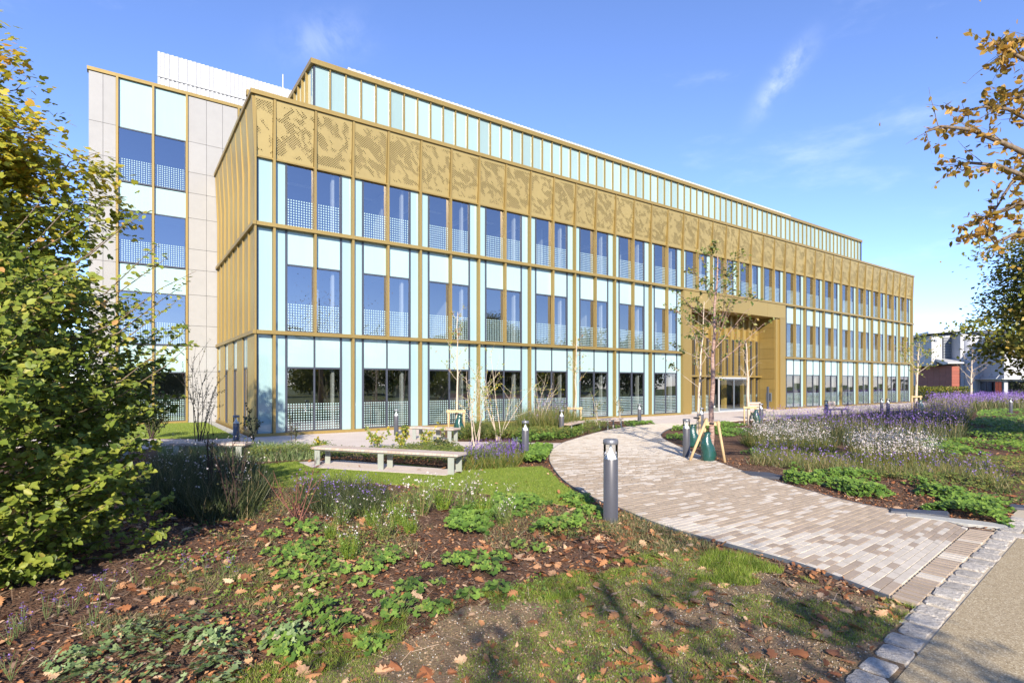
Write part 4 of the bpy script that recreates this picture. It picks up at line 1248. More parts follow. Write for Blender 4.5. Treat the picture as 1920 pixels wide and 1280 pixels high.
# ------------------------------------------------------------------ benches
def bench(a, b, label, nleg=3, depth=.46, h=.48, thin=False, group='slatted benches along the paths'):
    a = Vector(a); b = Vector(b); L = (b - a).length
    r = empty('bench', (a.x, a.y, 0), math.atan2(b.y - a.y, b.x - a.x)); tag(r, label, 'bench', group)
    n = int(L / .105)
    first = None
    for i in range(n):
        w = L / n
        if first is None:
            me = MB().box(.003, w - .003, 0, depth, h - .055, h).mesh('slat', M['wood']); bevel_mesh(me, .004)
            first = link('slat', me, None, r)
        else: dup(first, (w * i, 0, 0), r)
    MB().box(.05, L - .05, .05, .10, h - .085, h - .056).box(.05, L - .05, depth - .10, depth - .05, h - .085, h - .056).build('rail', M['leg'], r)
    fl = None
    for i in range(nleg):
        x = .18 + (L - .36) * i / (nleg - 1)
        for y in (.02, depth - .06):
            if fl is None:
                w = .035 if thin else .075
                me = MB().box(-w, w, 0, .03, .0, h - .086).mesh('leg', M['leg']); bevel_mesh(me, .003); fl = link('leg', me, None, r, (x, y, 0))
            else: dup(fl, (x, y, 0), r)
    return r
bench(G(582, 874), G(858, 893), 'long slatted wooden bench on the lawn edge, nearest the camera')
o = sheet('bench_pad', [tuple(G(560, 868))[:2], tuple(G(585, 878))[:2], tuple(G(835, 893))[:2], tuple(G(868, 884))[:2], tuple(G(640, 864))[:2]], .0, M['paving'], thick=.032); tag(o, kind='structure')
bench(G(768, 825), G(850, 830), 'pale slatted bench on the paving behind the foreground bench')
bench((2.25, 20.95), (3.0, 22.7), 'short slatted bench seen end on, beside the geraniums on the path curve', 2, .52, thin=True)
bench(G(1136, 806.5), G(1170, 803.0), 'short slatted bench at the path curve closer to the entrance', 2, .5, thin=True)
bench((-10.6, 14.4), (-6.9, 14.2), 'dark slatted bench in deep shade beside the beech hedge')
bb = bench(G(1553, 781.5), G(1594, 780.5), 'dark bench with a partial backrest near the far ground floor windows', 2)
for z in (.55, .68, .81): MB().box(.45, 1.0, .42, .46, z, z + .10).build('back_slat', M['wood'], bb)
MB().box(.5, .55, .46, .49, .4, .92).box(.9, .95, .46, .49, .4, .92).build('back_frame', M['leg'], bb)
b6 = bench((13.15, 30.3), (13.85, 30.25), 'pale wooden seat with a slatted backrest near the entrance recess', 2)
for z in (.55, .70, .85): MB().box(.0, .70, .42, .46, z, z + .11).build('back_slat', M['wood'], b6)
MB().box(.06, .11, .46, .49, .4, .97).box(.6, .65, .46, .49, .4, .97).build('back_frame', M['leg'], b6)
bench((15.0, 31.4), (15.5, 33.0), 'slatted bench seen end on behind the white flowers by the entrance', 2)

# intercom post by the entrance
p = L2W(35.0, .1)
ip = MB().box(-.07, .07, -.06, .06, 0, 1.75).mesh('intercom_post', M['frame']); bevel_mesh(ip, .01)
o = link('intercom_post', ip, None, None, p); o.rotation_euler = (0, 0, ROT); tag(o, 'slim dark post standing inside the gold entrance recess', 'post')

# ------------------------------------------------------------------ trees
def tube_mesh(lines, n=5, name='trunk', mat=None):
    mb = MB()
    for pts, rr in lines: mb.tube(pts, rr, n if rr[0] > .012 else 4, cap=rr[0] > .02)
    return mb.mesh(name, mat)

def sprig(rng, a, d, L, r, bend=.25, n=4, wob=.08):
    pts = [np.array(a, float)]; d = np.array(d, float); d /= np.linalg.norm(d)
    for i in range(n):
        d = d + rng.normal(0, wob, 3) + np.array([0, 0, bend / n]); d /= np.linalg.norm(d)
        pts.append(pts[-1] + d * L / n)
    return pts, [r * (1 - .75 * i / n) for i in range(n + 1)]

def along(pts, f):
    s = f * (len(pts) - 1); i = min(int(s), len(pts) - 2); t = s - i
    p = pts[i] * (1 - t) + pts[i+1] * t
    return p, pts[i+1] - pts[i]

def young_tree(label, base, top, r0, seed, first=.35, nbr=14, blen=1.3, twigs=4, leaves=6, leaf=.08, lmat='young', bmat='bark_pale', leafy=(0, 1), berries=0, up=.5, group=None, name='young_tree', cat='tree', droop=0.0, stems=1):
    rng = np.random.default_rng(seed)
    base = np.array(base, float); top = np.array(top, float); Hh = np.linalg.norm(top - base)
    lines = []; LP = []; LN = []
    tr = []
    for i in range(9):
        f = i / 8; tr.append(base * (1-f) + top * f + (rng.normal(0, .018 * Hh / 4, 3) * (0 < i < 8)))
    tr[0] = base - np.array([0, 0, .06])
    lines.append((tr, [r0 * (1 - .82 * (i / 8) ** 1.1) for i in range(9)]))
    az = rng.uniform(0, 6.28)
    for b in range(nbr):
        f = first + (1 - first) * (b + rng.uniform(0, .8)) / nbr
        p, d = along(tr, min(f, .99))
        az += 2.4 + rng.normal(0, .3)
        L = blen * (1.15 - .75 * (f - first) / (1 - first)) * rng.uniform(.65, 1.2)
        dirv = np.array([math.cos(az), math.sin(az), up + rng.uniform(-.1, .5)])
        br, rr = sprig(rng, p, dirv, L, max(.006, r0 * .32 * (1.1 - f)), .25 - droop, 5)
        lines.append((br, rr))
        for t_ in range(twigs):
            q, d2 = along(br, rng.uniform(.3, 1))
            tw, r2 = sprig(rng, q, d2 / np.linalg.norm(d2) + rng.normal(0, .6, 3), L * rng.uniform(.2, .45), .005, .05 - droop, 3)
            lines.append((tw, r2))
            for _ in range(rng.poisson(leaves)):
                if not leafy[0] <= f <= leafy[1]: continue
                q2, d3 = along(tw, rng.uniform(.15, 1))
                LP.append(q2 + rng.normal(0, .02, 3)); LN.append(rng.normal(0, .6, 3) + np.array([0, -.5, .6]))
    o = empty(name, tuple(base)); tag(o, label, cat, group)
    lines = [([p - base for p in pts], rr) for pts, rr in lines]
    link('trunk', tube_mesh(lines, 7, 'trunk', M[bmat]), None, o)
    if LP:
        LP = np.array(LP) - base; LN = np.array(LN)
        me = scatter_mesh('crown', LEAF4[0], LEAF4[1], LP, frames(rng, LN), leaf * rng.uniform(.6, 1.25, len(LP)), rng.uniform(0, 1, len(LP)), M[lmat])
        link('crown', me, None, o)
    if berries:
        k = rng.integers(0, len(LP), berries)
        c = np.repeat(LP[k], 9, 0) + rng.normal(0, .028, (berries * 9, 3))
        me = scatter_mesh('berries', FLOWER[0], FLOWER[1], c, frames(rng, rng.normal(size=c.shape)), np.full(len(c), .035), rng.uniform(0, 1, len(c)), M['pinkred'])
        link('berries', me, None, o)
    return o

def water_bag(loc, label, s=1.0, seed=0):
    rng = np.random.default_rng(seed)
    mb = MB(); prof = [(.02, .0), (.15, .0), (.175, .07), (.18, .16), (.165, .26), (.16, .36), (.125, .48), (.115, .56), (.075, .66), (.085, .72), (.05, .74)]
    mb.lathe(prof, 22)
    mb.v = [(x * (1 + rng.normal(0, .06) + .10 * math.sin(5 * math.atan2(y, x) + 11 * z)) + .03 * math.sin(9 * z), y * (1 + rng.normal(0, .06)), z + rng.normal(0, .008)) for x, y, z in mb.v]
    o = mb.build('watering_bag', M['bag'], None, loc); o.scale = (s, s, s); tag(o, label, 'bag', 'green watering bags at the tree trunks'); return o

def stake_frame(loc, label, kind, s=1.0, rz=0):
    r = empty('tree_stakes', loc, rz); tag(r, label, 'tree stakes')
    if kind == 'tripod':
        for a, b in (((-.58, -.12, -.05), (-.05, .02, 1.12)), ((.30, -.30, -.05), (.20, -.06, 1.05)), ((-.02, .35, -.05), (-.08, .10, 1.10))):
            mb = MB().tube([a, b], [.038, .038], 8); mb.build('post', M['stake'], r)
        MB().bar((-.10, -.03, .98), (.26, -.05, .98), .03, .09).build('crossbar', M['stake'], r)
        MB().tube([(-.02, -.06, .99), (.08, -.10, .99), (.12, .0, .99), (.06, .07, .99), (-.04, .04, .99)], [.022] * 5, 6).build('strap', M['rubber'], r)
    elif kind == 'single':
        MB().tube([(.10, .0, -.05), (.10, 0, 1.0)], [.04, .04], 8).build('post', M['stake'], r)
        MB().tube([(-.08, -.08, .92), (.06, -.10, .92), (.10, .0, .92), (.02, .09, .92), (-.08, .03, .92)], [.022] * 5, 6).build('strap', M['rubber'], r)
    else:
        for x in (-.26, .26): MB().tube([(x, 0, -.05), (x, 0, .92)], [.04, .04], 8).build('post', M['stake'], r)
        MB().bar((-.32, -.05, .86), (.32, -.05, .86), .03, .09).build('crossbar', M['stake'], r)
        MB().tube([(-.05, -.03, .86), (.05, -.03, .86), (.06, .05, .86), (-.06, .05, .86), (-.05, -.03, .86)], [.02] * 5, 6).build('strap', M['rubber'], r)
    r.scale = (s, s, s); return r

tA = G(1330, 864)
young_tree('staked cherry tree with banded red brown trunk, nearest the path', tA, (tA.x + .22, tA.y, 5.35), .078, 21, .44, 19, 1.55, 8, 5.5, .10, 'young', 'bark_cherry', (0, 1), 0, .55)
stake_frame(tA, 'three softwood stakes propping the nearest cherry tree', 'tripod', 1.0)
water_bag(tA + Vector((-.10, -.14, 0)), 'large green watering bag at the foot of the nearest cherry tree', 1.05, 1)
tB = G(1306, 837)
young_tree('thin leaning tree with yellowish bark behind the nearest cherry tree', tB, (tB.x + .35, tB.y + .3, 4.7), .05, 34, .38, 15, 1.3, 7, 6, .10, 'young', 'bark_pale', (.2, 1))
stake_frame(tB, 'single stake and black tie holding the thin leaning tree', 'single')
water_bag(tB + Vector((-.14, -.1, 0)), 'slim green watering bag at the foot of the thin leaning tree', .98, 2)
tC = G(1404, 797)
young_tree('almost bare pale trunk tree standing in front of the entrance doors', tC, (tC.x - .12, tC.y, 3.95), .085, 41, .45, 12, 1.0, 5, .5, .07, 'young', 'bark_pale')
stake_frame(tC + Vector((0, -.1, 0)), 'short two post stake frame round the bare tree at the entrance', 'frame', 1.0)
water_bag(tC + Vector((.18, -.42, 0)), 'green watering bag beside the bare tree at the entrance', 1.05, 3)
tD = G(856, 818)
young_tree('slim rowan tree with red berries behind the pale bench', tD, (tD.x + .05, tD.y, 4.75), .05, 52, .42, 13, .95, 5, 4, .06, 'lime_fol', 'bark_pale', (0, 1), 16, .9)
stake_frame(tD + Vector((0, -.1, 0)), 'two post stake frame with crossbar round the rowan behind the pale bench', 'frame', 1.12)
water_bag(tD + Vector((.15, -.35, 0)), 'green watering bag leaning behind the end of the pale bench', 1.15, 4)
tE = G(1077, 803)
young_tree('slim rowan tree with a few red berries behind the short benches', tE, (tE.x + .1, tE.y, 4.1), .05, 63, .42, 12, 1.0, 5, 4, .06, 'lime_fol', 'bark_pale', (0, 1), 9, .9)
stake_frame(tE + Vector((0, -.1, 0)), 'two post stake frame round the rowan behind the short benches', 'frame', 1.05)
tF = G(1716, 770)
young_tree('staked pale trunk tree at the far right corner of the gold building', tF, (tF.x + .3, tF.y, 5.3), .11, 74, .35, 15, 2.0, 7, 9, .12, 'lime_fol', 'bark_pale')
stake_frame(tF + Vector((0, -.1, 0)), 'two post stake frame at the far corner tree', 'frame', 1.2)
water_bag(tF + Vector((.1, -.4, 0)), 'dark green watering bag at the far corner tree', 1.1, 5)
tH = Vector((46.3, 55.5, 0))
young_tree('leafless pale birch in front of the white building', tH, (46.5, 55.5, 5.2), .13, 85, .3, 16, 1.6, 6, 3, .09, 'lime', 'bark_pale')

def multi_stem(label, base, n, h, spread, seed, leaf, lmat, bmat, nleaf, name='shrub', r=.018, curve=.2, branches=3, tmpl=LEAF4, start=.35, cat='shrub', group=None):
    rng = np.random.default_rng(seed); base = np.array(base, float)
    o = empty(name, tuple(base)); tag(o, label, cat, group)
    lines = []; LP = []; LN = []
    for i in range(n):
        a = rng.uniform(0, 6.28); s = rng.uniform(.2, 1) * spread
        L = h * rng.uniform(.6, 1.08)
        st, rr = sprig(rng, (rng.normal(0, .05), rng.normal(0, .05), -.03), (math.cos(a) * s, math.sin(a) * s, 1), L, r * rng.uniform(.6, 1.1), curve * rng.uniform(-1, .6), 6, .07)
        lines.append((st, rr))
        hosts = [st]
        for b in range(branches):
            q, d = along(st, rng.uniform(.35, .95))
            tw, r2 = sprig(rng, q, d / np.linalg.norm(d) + rng.normal(0, .55, 3), L * rng.uniform(.15, .38), r * .35, .1, 3); lines.append((tw, r2)); hosts.append(tw)
        for _ in range(nleaf):
            hst = hosts[rng.integers(0, len(hosts))]
            q, d = along(hst, rng.uniform(start if hst is st else .1, 1))
            LP.append(q + rng.normal(0, .012, 3)); LN.append(rng.normal(0, .6, 3) + np.array([0, -.5, .5]))
    link('stems', tube_mesh(lines, 5, 'stems', M[bmat]), None, o)
    if LP:
        LP = np.array(LP)
        link('foliage', scatter_mesh('foliage', tmpl[0], tmpl[1], LP, frames(rng, np.array(LN)), leaf * rng.uniform(.6, 1.25, len(LP)), rng.uniform(0, 1, len(LP)), M[lmat]), None, o)
    return o
multi_stem('arching multi stem shrub with small yellow green leaves behind the salvia', G(890, 838), 7, 3.1, .55, 91, .06, 'lime_fol', 'bark_pale', 60, branches=6)
multi_stem('tall twiggy shrub leaning right between the rowans', G(935, 826), 6, 3.3, .6, 92, .06, 'lime_fol', 'bark_pale', 55, branches=6)
multi_stem('loose twiggy shrub left of the lamp bollard by the wall', G(1008, 812), 5, 2.8, .4, 93, .06, 'lime_fol', 'bark_pale', 30, branches=5)
multi_stem('small leafy sapling in front of the ground floor glass by the short benches', G(1120, 797), 3, 1.8, .15, 94, .07, 'young', 'bark_pale', 40, branches=4)
multi_stem('small leafy sapling right of the short benches against the glass', G(1163, 793), 3, 1.9, .15, 95, .07, 'young', 'bark_pale', 40, branches=4)
multi_stem('dark leaved open shrub in front of the pale concrete wall', G(374, 836), 8, 3.25, .3, 96, .055, 'dark_fol', 'bark_dark', 55, branches=6)
multi_stem('small dark round headed sapling by the building corner', G(481, 842), 2, 1.5, .06, 97, .07, 'dark_fol', 'bark_dark', 130, start=.62, branches=7)
multi_stem('thin dark sapling in front of the first ground floor windows', G(550, 838), 2, 1.3, .08, 98, .06, 'dark_fol', 'bark_dark', 60, start=.5, branches=5)
multi_stem('grey green bush beside the concrete wing lawn', G(285, 822), 14, 1.35, .6, 99, .08, 'dark_fol', 'bark_dark', 90, branches=4)
multi_stem('red stemmed dogwood with bare upright twigs in the near bed', G(556, 978), 10, .95, .55, 101, .045, 'young', 'bark_red', 4, r=.011, branches=3)
multi_stem('bare dark twiggy shrub in the shade of the beech', G(440, 972), 10, 1.5, .35, 102, .04, 'dark_fol', 'bark_dark', 7, r=.011, branches=4)
multi_stem('thin red brown shrub stems left of the dogwood', G(395, 940), 6, 1.5, .3, 103, .04, 'dark_fol', 'bark_dark', 8, r=.011, branches=3)
for i, (px, h, lab) in enumerate([((706, 842), .75, 'yellow green peony bush left of the bollard behind the front bench'), ((757, 846), .85, 'yellow green leafy bush behind the middle of the front bench'), ((802, 846), .8, 'yellow green leafy bush behind the right half of the front bench'), ((602, 858), .55, 'small yellowing bush behind the left end of the front bench'), ((836, 852), .6, 'dark green small bush by the legs of the pale bench')]):
    multi_stem(lab, G(*px), 9, h, .55, 110 + i, .10, 'lime_fol' if i < 4 else 'dark_fol', 'bark_pale', 26, branches=2, r=.01)

# --- large crowns made of leaf clumps
def crown_tree(label, base, rx, ry, z0, z1, seed, nclump, per, leaf, lmat, tmpl, bmat='bark', r0=.18, clump=.32, group=None, tint=None, hollow=.45, limbs=26, name='tree', egg=.0, parts=None, wind=.0):
    rng = np.random.default_rng(seed); base = np.array(base, float)
    zc = (z0 + z1) / 2; hz = (z1 - z0) / 2
    d = rng.normal(size=(nclump, 3)); d /= np.linalg.norm(d, axis=1, keepdims=True)
    rr = rng.uniform(hollow ** 3, 1, nclump) ** (1/3)
    lump = 1 + .22 * np.sin(d[:, 0] * 5 + seed) * np.cos(d[:, 2] * 6 + seed * 2) + .15 * np.sin(d[:, 1] * 9 + d[:, 2] * 7)
    k = 1 - egg * d[:, 2]
    C = np.stack([d[:, 0] * rx * rr * lump * k, d[:, 1] * ry * rr * lump * k, zc + d[:, 2] * hz * rr * lump], 1)
    cr = rng.uniform(0, 1, nclump)
    N = rng.poisson(per, nclump); idx = np.repeat(np.arange(nclump), N)
    off = rng.normal(size=(len(idx), 3)) * np.array([clump, clump, clump * .5])
    out = C[idx] - np.array([0, 0, zc]); out /= np.linalg.norm(out, axis=1, keepdims=True)
    P = C[idx] + off - np.array([0, 0, .12]) * (off[:, :1] ** 2 + off[:, 1:2] ** 2) / clump
    nrm = out * .5 + np.array([0, -.50, .75]) + rng.normal(size=P.shape) * .45
    v = .38 * cr[idx] + .45 * rng.uniform(0, 1, len(P)) + (.0 if tint is None else tint(P, rng))
    o = empty(name, tuple(base)); tag(o, label, 'tree', group)
    lines = [([np.array([0, 0, -.1]), np.array([.05, .03, z0 * .5]), np.array([0, .05, z0]), np.array([.05, 0, zc]), np.array([0, 0, z1 * .92])], [r0 * 1.25, r0, r0 * .85, r0 * .5, r0 * .12])]
    for i in rng.choice(nclump, min(limbs, nclump), replace=False):
        c = C[i]; s = np.array([0, 0, max(z0 * .8, min(c[2] - .45 * np.linalg.norm(c[:2]), z1 * .8))])
        m = s * .5 + c * .5 + np.array([0, 0, -.08 * np.linalg.norm(c - s)])
        lines.append(([s, s * .75 + m * .25, m, m * .4 + c * .6 + rng.normal(0, .08, 3), c], [r0 * .32, r0 * .26, r0 * .17, r0 * .1, r0 * .03]))
    for i in rng.choice(nclump, min(limbs * 5, nclump), replace=False):
        e = C[i] + d[i] * clump * rng.uniform(.5, 1.7) + rng.normal(0, .15, 3)
        s = C[i] * .8 + np.array([0, 0, zc]) * .2
        lines.append(([s, (s + e) / 2 + rng.normal(0, .05, 3), e], [r0 * .05 + .004, .008, .003]))
    link('trunk', tube_mesh(lines, 8, 'trunk', M[bmat]), None, o)
    sz = leaf * rng.uniform(.65, 1.25, len(P)); R = frames(rng, nrm); v = np.clip(v, 0, 1)
    link('crown', scatter_mesh('crown', tmpl[0], tmpl[1], P, R, sz, v, M[lmat]), None, o)
    return o

def maple_tint(P, rng): return   .02 + .24 * np.clip((P[:, 2] - 3.7) / 2.2, -.6, 1) + .10 * vnoise(P[:, 0] + P[:, 2], P[:, 1], .6)
crown_tree('tall field maple with yellow and green leaves behind the beech at left', (-9.15, 8.3, 0), 2.15, 2.15, 1.4, 7.3, 7, 900, 46, .108, 'maple', MAPLE, 'bark', .13, .22, tint=maple_tint, hollow=.5)
crown_tree('dark green spreading tree at the right edge in front of the white building', (20.7, 17.6, 0), 4.3, 3.8, 2.0, 7.9, 9, 1000, 84, .15, 'dark_tree', LEAF4, 'bark', .2, .36, hollow=.5, tint=lambda P, r: .18 * np.clip(-P[:, 0] / 4, 0, 1))

# --- beech at the left: dense shoots down to the ground
def beech():
    rng = np.random.default_rng(3)
    base = np.array([-6.15, 5.75, 0.0])
    zs = np.array([0, .25, .6, 1.2, 1.8, 2.4, 2.9, 3.2, 3.5, 3.85]); rs = np.array([1.45, 1.62, 1.8, 1.95, 2.05, 2.05, 1.8, 1.45, 1.0, .35])
    o = empty('beech_tree', tuple(base)); tag(o, 'dense green beech with foliage down to the ground at the left edge', 'tree')
    lines = [([np.array([0, 0, -.1]), np.array([.05, 0, 1.2]), np.array([0, .05, 2.6]), np.array([0, 0, 4.0])], [.12, .09, .06, .012])]
    P = []; Nn = []; V = []
    def shoot(a, tip, nl, rb, spread, vb):
        d = tip - a; L = np.linalg.norm(d)
        m = a * .5 + tip * .5 + np.array([0, 0, -.06 * L]) + rng.normal(0, .03, 3)
        pts = [a, a * .55 + m * .45, m, m * .4 + tip * .6 + rng.normal(0, .02, 3), tip]
        lines.append((pts, [rb, rb * .8, rb * .6, rb * .4, .002]))
        side = np.cross(d, [0, 0, 1]); side /= (np.linalg.norm(side) + 1e-6)
        for j in range(nl):
            f = rng.uniform(.28, 1.0) ** .8
            q, dd = along(pts, f)
            w = spread * (1.1 - f) * rng.uniform(-1, 1)
            P.append(q + side * w + dd / np.linalg.norm(dd) * abs(w) * .5 + np.array([0, 0, -.15 * abs(w)]) + rng.normal(0, .018, 3))
            Nn.append(np.array([0, -.45, .75]) + d / L * .35 + rng.normal(0, .40, 3)); V.append(vb)
    for i in range(980):
        z = rng.uniform(.05, 3.85); r = np.interp(z, zs, rs)
        if rng.random() > r / 2.1: continue
        az = rng.uniform(0, 6.283)
        k = 1 + .16 * math.sin(3 * az + 2 * z) + .10 * math.sin(7 * az - 3.1 * z) + rng.normal(0, .07)
        tip = np.array([math.cos(az) * r * k, math.sin(az) * r * k, z + rng.normal(0, .06)])
        a = np.array([tip[0] * .35, tip[1] * .35, max(.1, z - .45 - .2 * rng.random())])
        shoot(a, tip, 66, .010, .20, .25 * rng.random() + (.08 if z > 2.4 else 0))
    # long thin leaders above and to the right
    for (px, py, d_, n_) in [(368, 508, 6.3, 14), (352, 528, 6.4, 20), (275, 395, 6.4, 13), (300, 455, 6.4, 16), (355, 612, 6.2, 22), (338, 560, 6.3, 22), (362, 640, 6.2, 14), (240, 415, 6.5, 20), (205, 372, 6.6, 18), (318, 480, 6.4, 16), (150, 370, 6.4, 18), (90, 350, 6.3, 18)]:
        tip = np.array([(px - 960) / F * d_, d_, CAM_H + (HORIZON - py) / F * d_]) - base
        a = np.array([tip[0] * .42, tip[1] * .42, tip[2] - .95])
        shoot(a, tip, n_ * 2, .012, .05, .3)
    n_in = 14000
    z = rng.uniform(.1, 3.7, n_in); az = rng.uniform(0, 6.283, n_in); r = np.interp(z, zs, rs) * np.sqrt(rng.uniform(.15, .85, n_in))
    P2 = np.stack([np.cos(az) * r, np.sin(az) * r, z], 1)
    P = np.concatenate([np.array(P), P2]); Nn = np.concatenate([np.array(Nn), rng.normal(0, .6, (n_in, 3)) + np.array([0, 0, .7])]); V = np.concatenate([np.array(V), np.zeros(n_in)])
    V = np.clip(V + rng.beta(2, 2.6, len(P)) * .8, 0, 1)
    R = frames(rng, Nn); S = .076 * rng.uniform(.45, 1.3, len(P))
    link('trunk', tube_mesh(lines, 6, 'trunk', M['bark']), None, o)
    # nearest leaves singly, the rest joined
    Wp = P + base; dist = np.linalg.norm(Wp - np.array([0, 0, CAM_H]), axis=1); dist[np.abs(Wp[:, 0] / Wp[:, 1]) > .93] += 50
    od = np.argsort(dist); near = od[:240]; rest = od[240:]
    st = link('foliage', scatter_mesh('foliage', LEAF[0], LEAF[1], P[rest], R[rest], S[rest], V[rest], M['beech']), None, o); tag(st, kind='stuff')
    protos = []
    for q in range(4):
        me = scatter_mesh('leaf', LEAF[0], LEAF[1], np.zeros((1, 3)), np.eye(3)[None], np.ones(1), np.array([.2 + .2 * q]), M['beech']); protos.append(me)
    for i in near:
        lf = bpy.data.objects.new('leaf', protos[min(3, int(V[i] * 4))]); col.objects.link(lf); lf.parent = o
        mt = Matrix.Identity(4)
        for a_ in range(3):
            for b_ in range(3): mt[a_][b_] = R[i][a_][b_] * S[i]
            mt[a_][3] = P[i][a_]
        lf.matrix_local = mt
beech()

# --- lime tree whose branches hang in from the right
def lime():
    rng = np.random.default_rng(12)
    base = np.array([11.0, 6.9, 0.0])
    o = empty('lime_tree', tuple(base)); tag(o, 'lime tree whose thin branches with orange leaves reach in from the upper right', 'tree')
    at = lambda px, py, d: np.array([(px - 960) / F * d, d, CAM_H + (HORIZON - py) / F * d]) - base
    lines = [([np.array([0, 0, -.1]), np.array([.05, 0, 3]), np.array([0, 0, 5.5]), np.array([.1, .1, 9])], [.22, .18, .13, .03])]
    P = []; Nn = []
    mains = [((2120, 420), (1950, 300), (1880, 268), (1820, 243), (1765, 237), (1735, 248)),
             ((2120, 260), (2000, 160), (1935, 120), (1890, 95), (1860, 88)),
             ((2120, 250), (2000, 90), (1950, 70), (1915, 72), (1890, 95)),
             ((2120, 420), (1980, 330), (1920, 330), (1870, 310), (1815, 305), (1790, 312)),
             ((2110, 440), (1980, 390), (1920, 380), (1880, 395), (1840, 410), (1833, 440)),
             ((2110, 400), (2000, 330), (1930, 300), (1895, 345), (1862, 400)),
             ((2120, 330), (2000, 250), (1930, 225), (1890, 205), (1845, 200), (1800, 210)),
             ((2110, 470), (1990, 430), (1940, 425), (1900, 440), (1865, 455), (1850, 435)),
             ((2120, 300), (2010, 200), (1950, 175), (1915, 180), (1880, 190))]
    for mi, mpx in enumerate(mains):
        d = 7.0 + .12 * mi - .3
        pts = [at(x, y, d + .15 * math.sin(i + mi)) for i, (x, y) in enumerate(mpx)]
        pts[0] = np.array([0, 0, min(8.5, max(2.5, pts[0][2]))])
        n = len(pts); lines.append((pts, [.045 * (1 - i / n) ** 1.2 + .004 for i in range(n)]))
        for t_ in range(17):
            f = rng.uniform(.32, 1.0); q, dd = along(pts, f); dd = dd / np.linalg.norm(dd)
            tw, r2 = sprig(rng, q, dd * .8 + rng.normal(0, .55, 3) + np.array([-.1, 0, .05]), rng.uniform(.18, .5), .005, -.15, 4, .12)
            lines.append((tw, r2))
            for _ in range(rng.poisson(7.5)):
                q2, d3 = along(tw, rng.uniform(.1, 1)); P.append(q2 + rng.normal(0, .012, 3) - np.array([0, 0, .03])); Nn.append(rng.normal(0, 1, 3) + np.array([0, -.2, .2]))
    P = np.array(P); Nn = np.array(Nn)
    # upper crown outside the picture
    c = rng.normal(size=(2600, 3)) * np.array([1.5, 1.6, 1.3]) + np.array([.6, .3, 6.6])
    P = np.concatenate([P, c]); Nn = np.concatenate([Nn, rng.normal(size=c.shape)])
    V = np.clip(rng.beta(2, 2, len(P)), 0, 1); R = frames(rng, Nn); S = .092 * rng.uniform(.6, 1.2, len(P))
    link('trunk', tube_mesh(lines, 6, 'trunk', M['bark']), None, o)
    Wp = P + base; infr = (Wp[:, 0] / Wp[:, 1] < .93)
    sel = np.where(infr)[0]
    dist = np.linalg.norm(Wp[sel], axis=1); sel = sel[np.argsort(dist)][:260]
    rest = np.setdiff1d(np.arange(len(P)), sel)
    st = link('foliage', scatter_mesh('foliage', LEAF[0], LEAF[1], P[rest], R[rest], S[rest], V[rest], M['lime']), None, o); tag(st, kind='stuff')
    protos = [scatter_mesh('leaf', LEAF[0], LEAF[1], np.zeros((1, 3)), np.eye(3)[None], np.ones(1), np.array([.1 + .2 * q]), M['lime']) for q in range(5)]
    for i in sel:
        lf = bpy.data.objects.new('leaf', protos[min(4, int(V[i] * 5))]); col.objects.link(lf); lf.parent = o
        mt = Matrix.Identity(4)
        for a_ in range(3):
            for b_ in range(3): mt[a_][b_] = R[i][a_][b_] * S[i]
            mt[a_][3] = P[i][a_]
        lf.matrix_local = mt
lime()

# --- trees behind the viewpoint: they dapple the near ground and stand in the window reflections
crown_tree('open crowned tree behind the viewpoint dappling the near ground', (1.9, -6.2, 0), 2.5, 2.2, 2.6, 6.4, 15, 75, 20, .13, 'lime', LEAF4, 'bark', .13, .24, hollow=.2, limbs=24)
crown_tree('smaller open crowned tree behind the viewpoint shading the path edge', (3.3, -4.7, 0), 1.2, 1.1, 2.6, 5.2, 16, 26, 18, .13, 'lime', LEAF4, 'bark', .09, .22, hollow=.2, limbs=14)
rb = random.Random(8)
proto_t = None
spots = []
for i in range(17):
    a = rad(-62 + i * 5.2 + rb.uniform(-1.5, 1.5)); dd = rb.uniform(62, 84)
    spots.append((dd * math.cos(a), dd * math.sin(a) - 2, rb.uniform(.8, 1.25)))
for i in range(9):
    a = rad(-66 - i * 9 + rb.uniform(-2, 2)); dd = rb.uniform(58, 80)
    spots.append((dd * math.cos(a), dd * math.sin(a), rb.uniform(.7, 1.0)))
for i, (x, y, s) in enumerate(spots):
    if proto_t is None:
        proto_t = crown_tree('leafy tree in the belt across the road, seen only in the windows', (x, y, 0), 4.6, 4.6, .4, 8.5, 77, 260, 30, .45, 'dark_tree', LEAF4, 'bark', .25, .7, hollow=.3, group='trees across the road')
        o = proto_t
    else: o = copy_tree(proto_t)
    o.location = (x, y, -.1); o.scale = (s, s, s * rb.uniform(.85, 1.15)); o.rotation_euler = (0, 0, rb.uniform(0, 6))
# ------------------------------------------------------------------ ground plants and litter
R5 = np.random.default_rng(2024)
PATHP = np.array(PATH_POLY + [])
FULLPATH = [tuple(G(1722, 1143))[:2]] + list(PATH_POLY) + [tuple(G(1866, 1001))[:2]]
def off_hard(xy):
    bad = in_poly(xy, FULLPATH) | in_poly(xy, branch) | in_poly(xy, court)
    # kerb and road side
    s = (xy - KA) @ KP
    bad |= s > -.02
    return ~bad
def pxpoly(px): return [tuple(G(*p))[:2] for p in px]
def stuff(name, me, label=None):
    o = link(name, me); tag(o, label, None, None, 'stuff'); return o

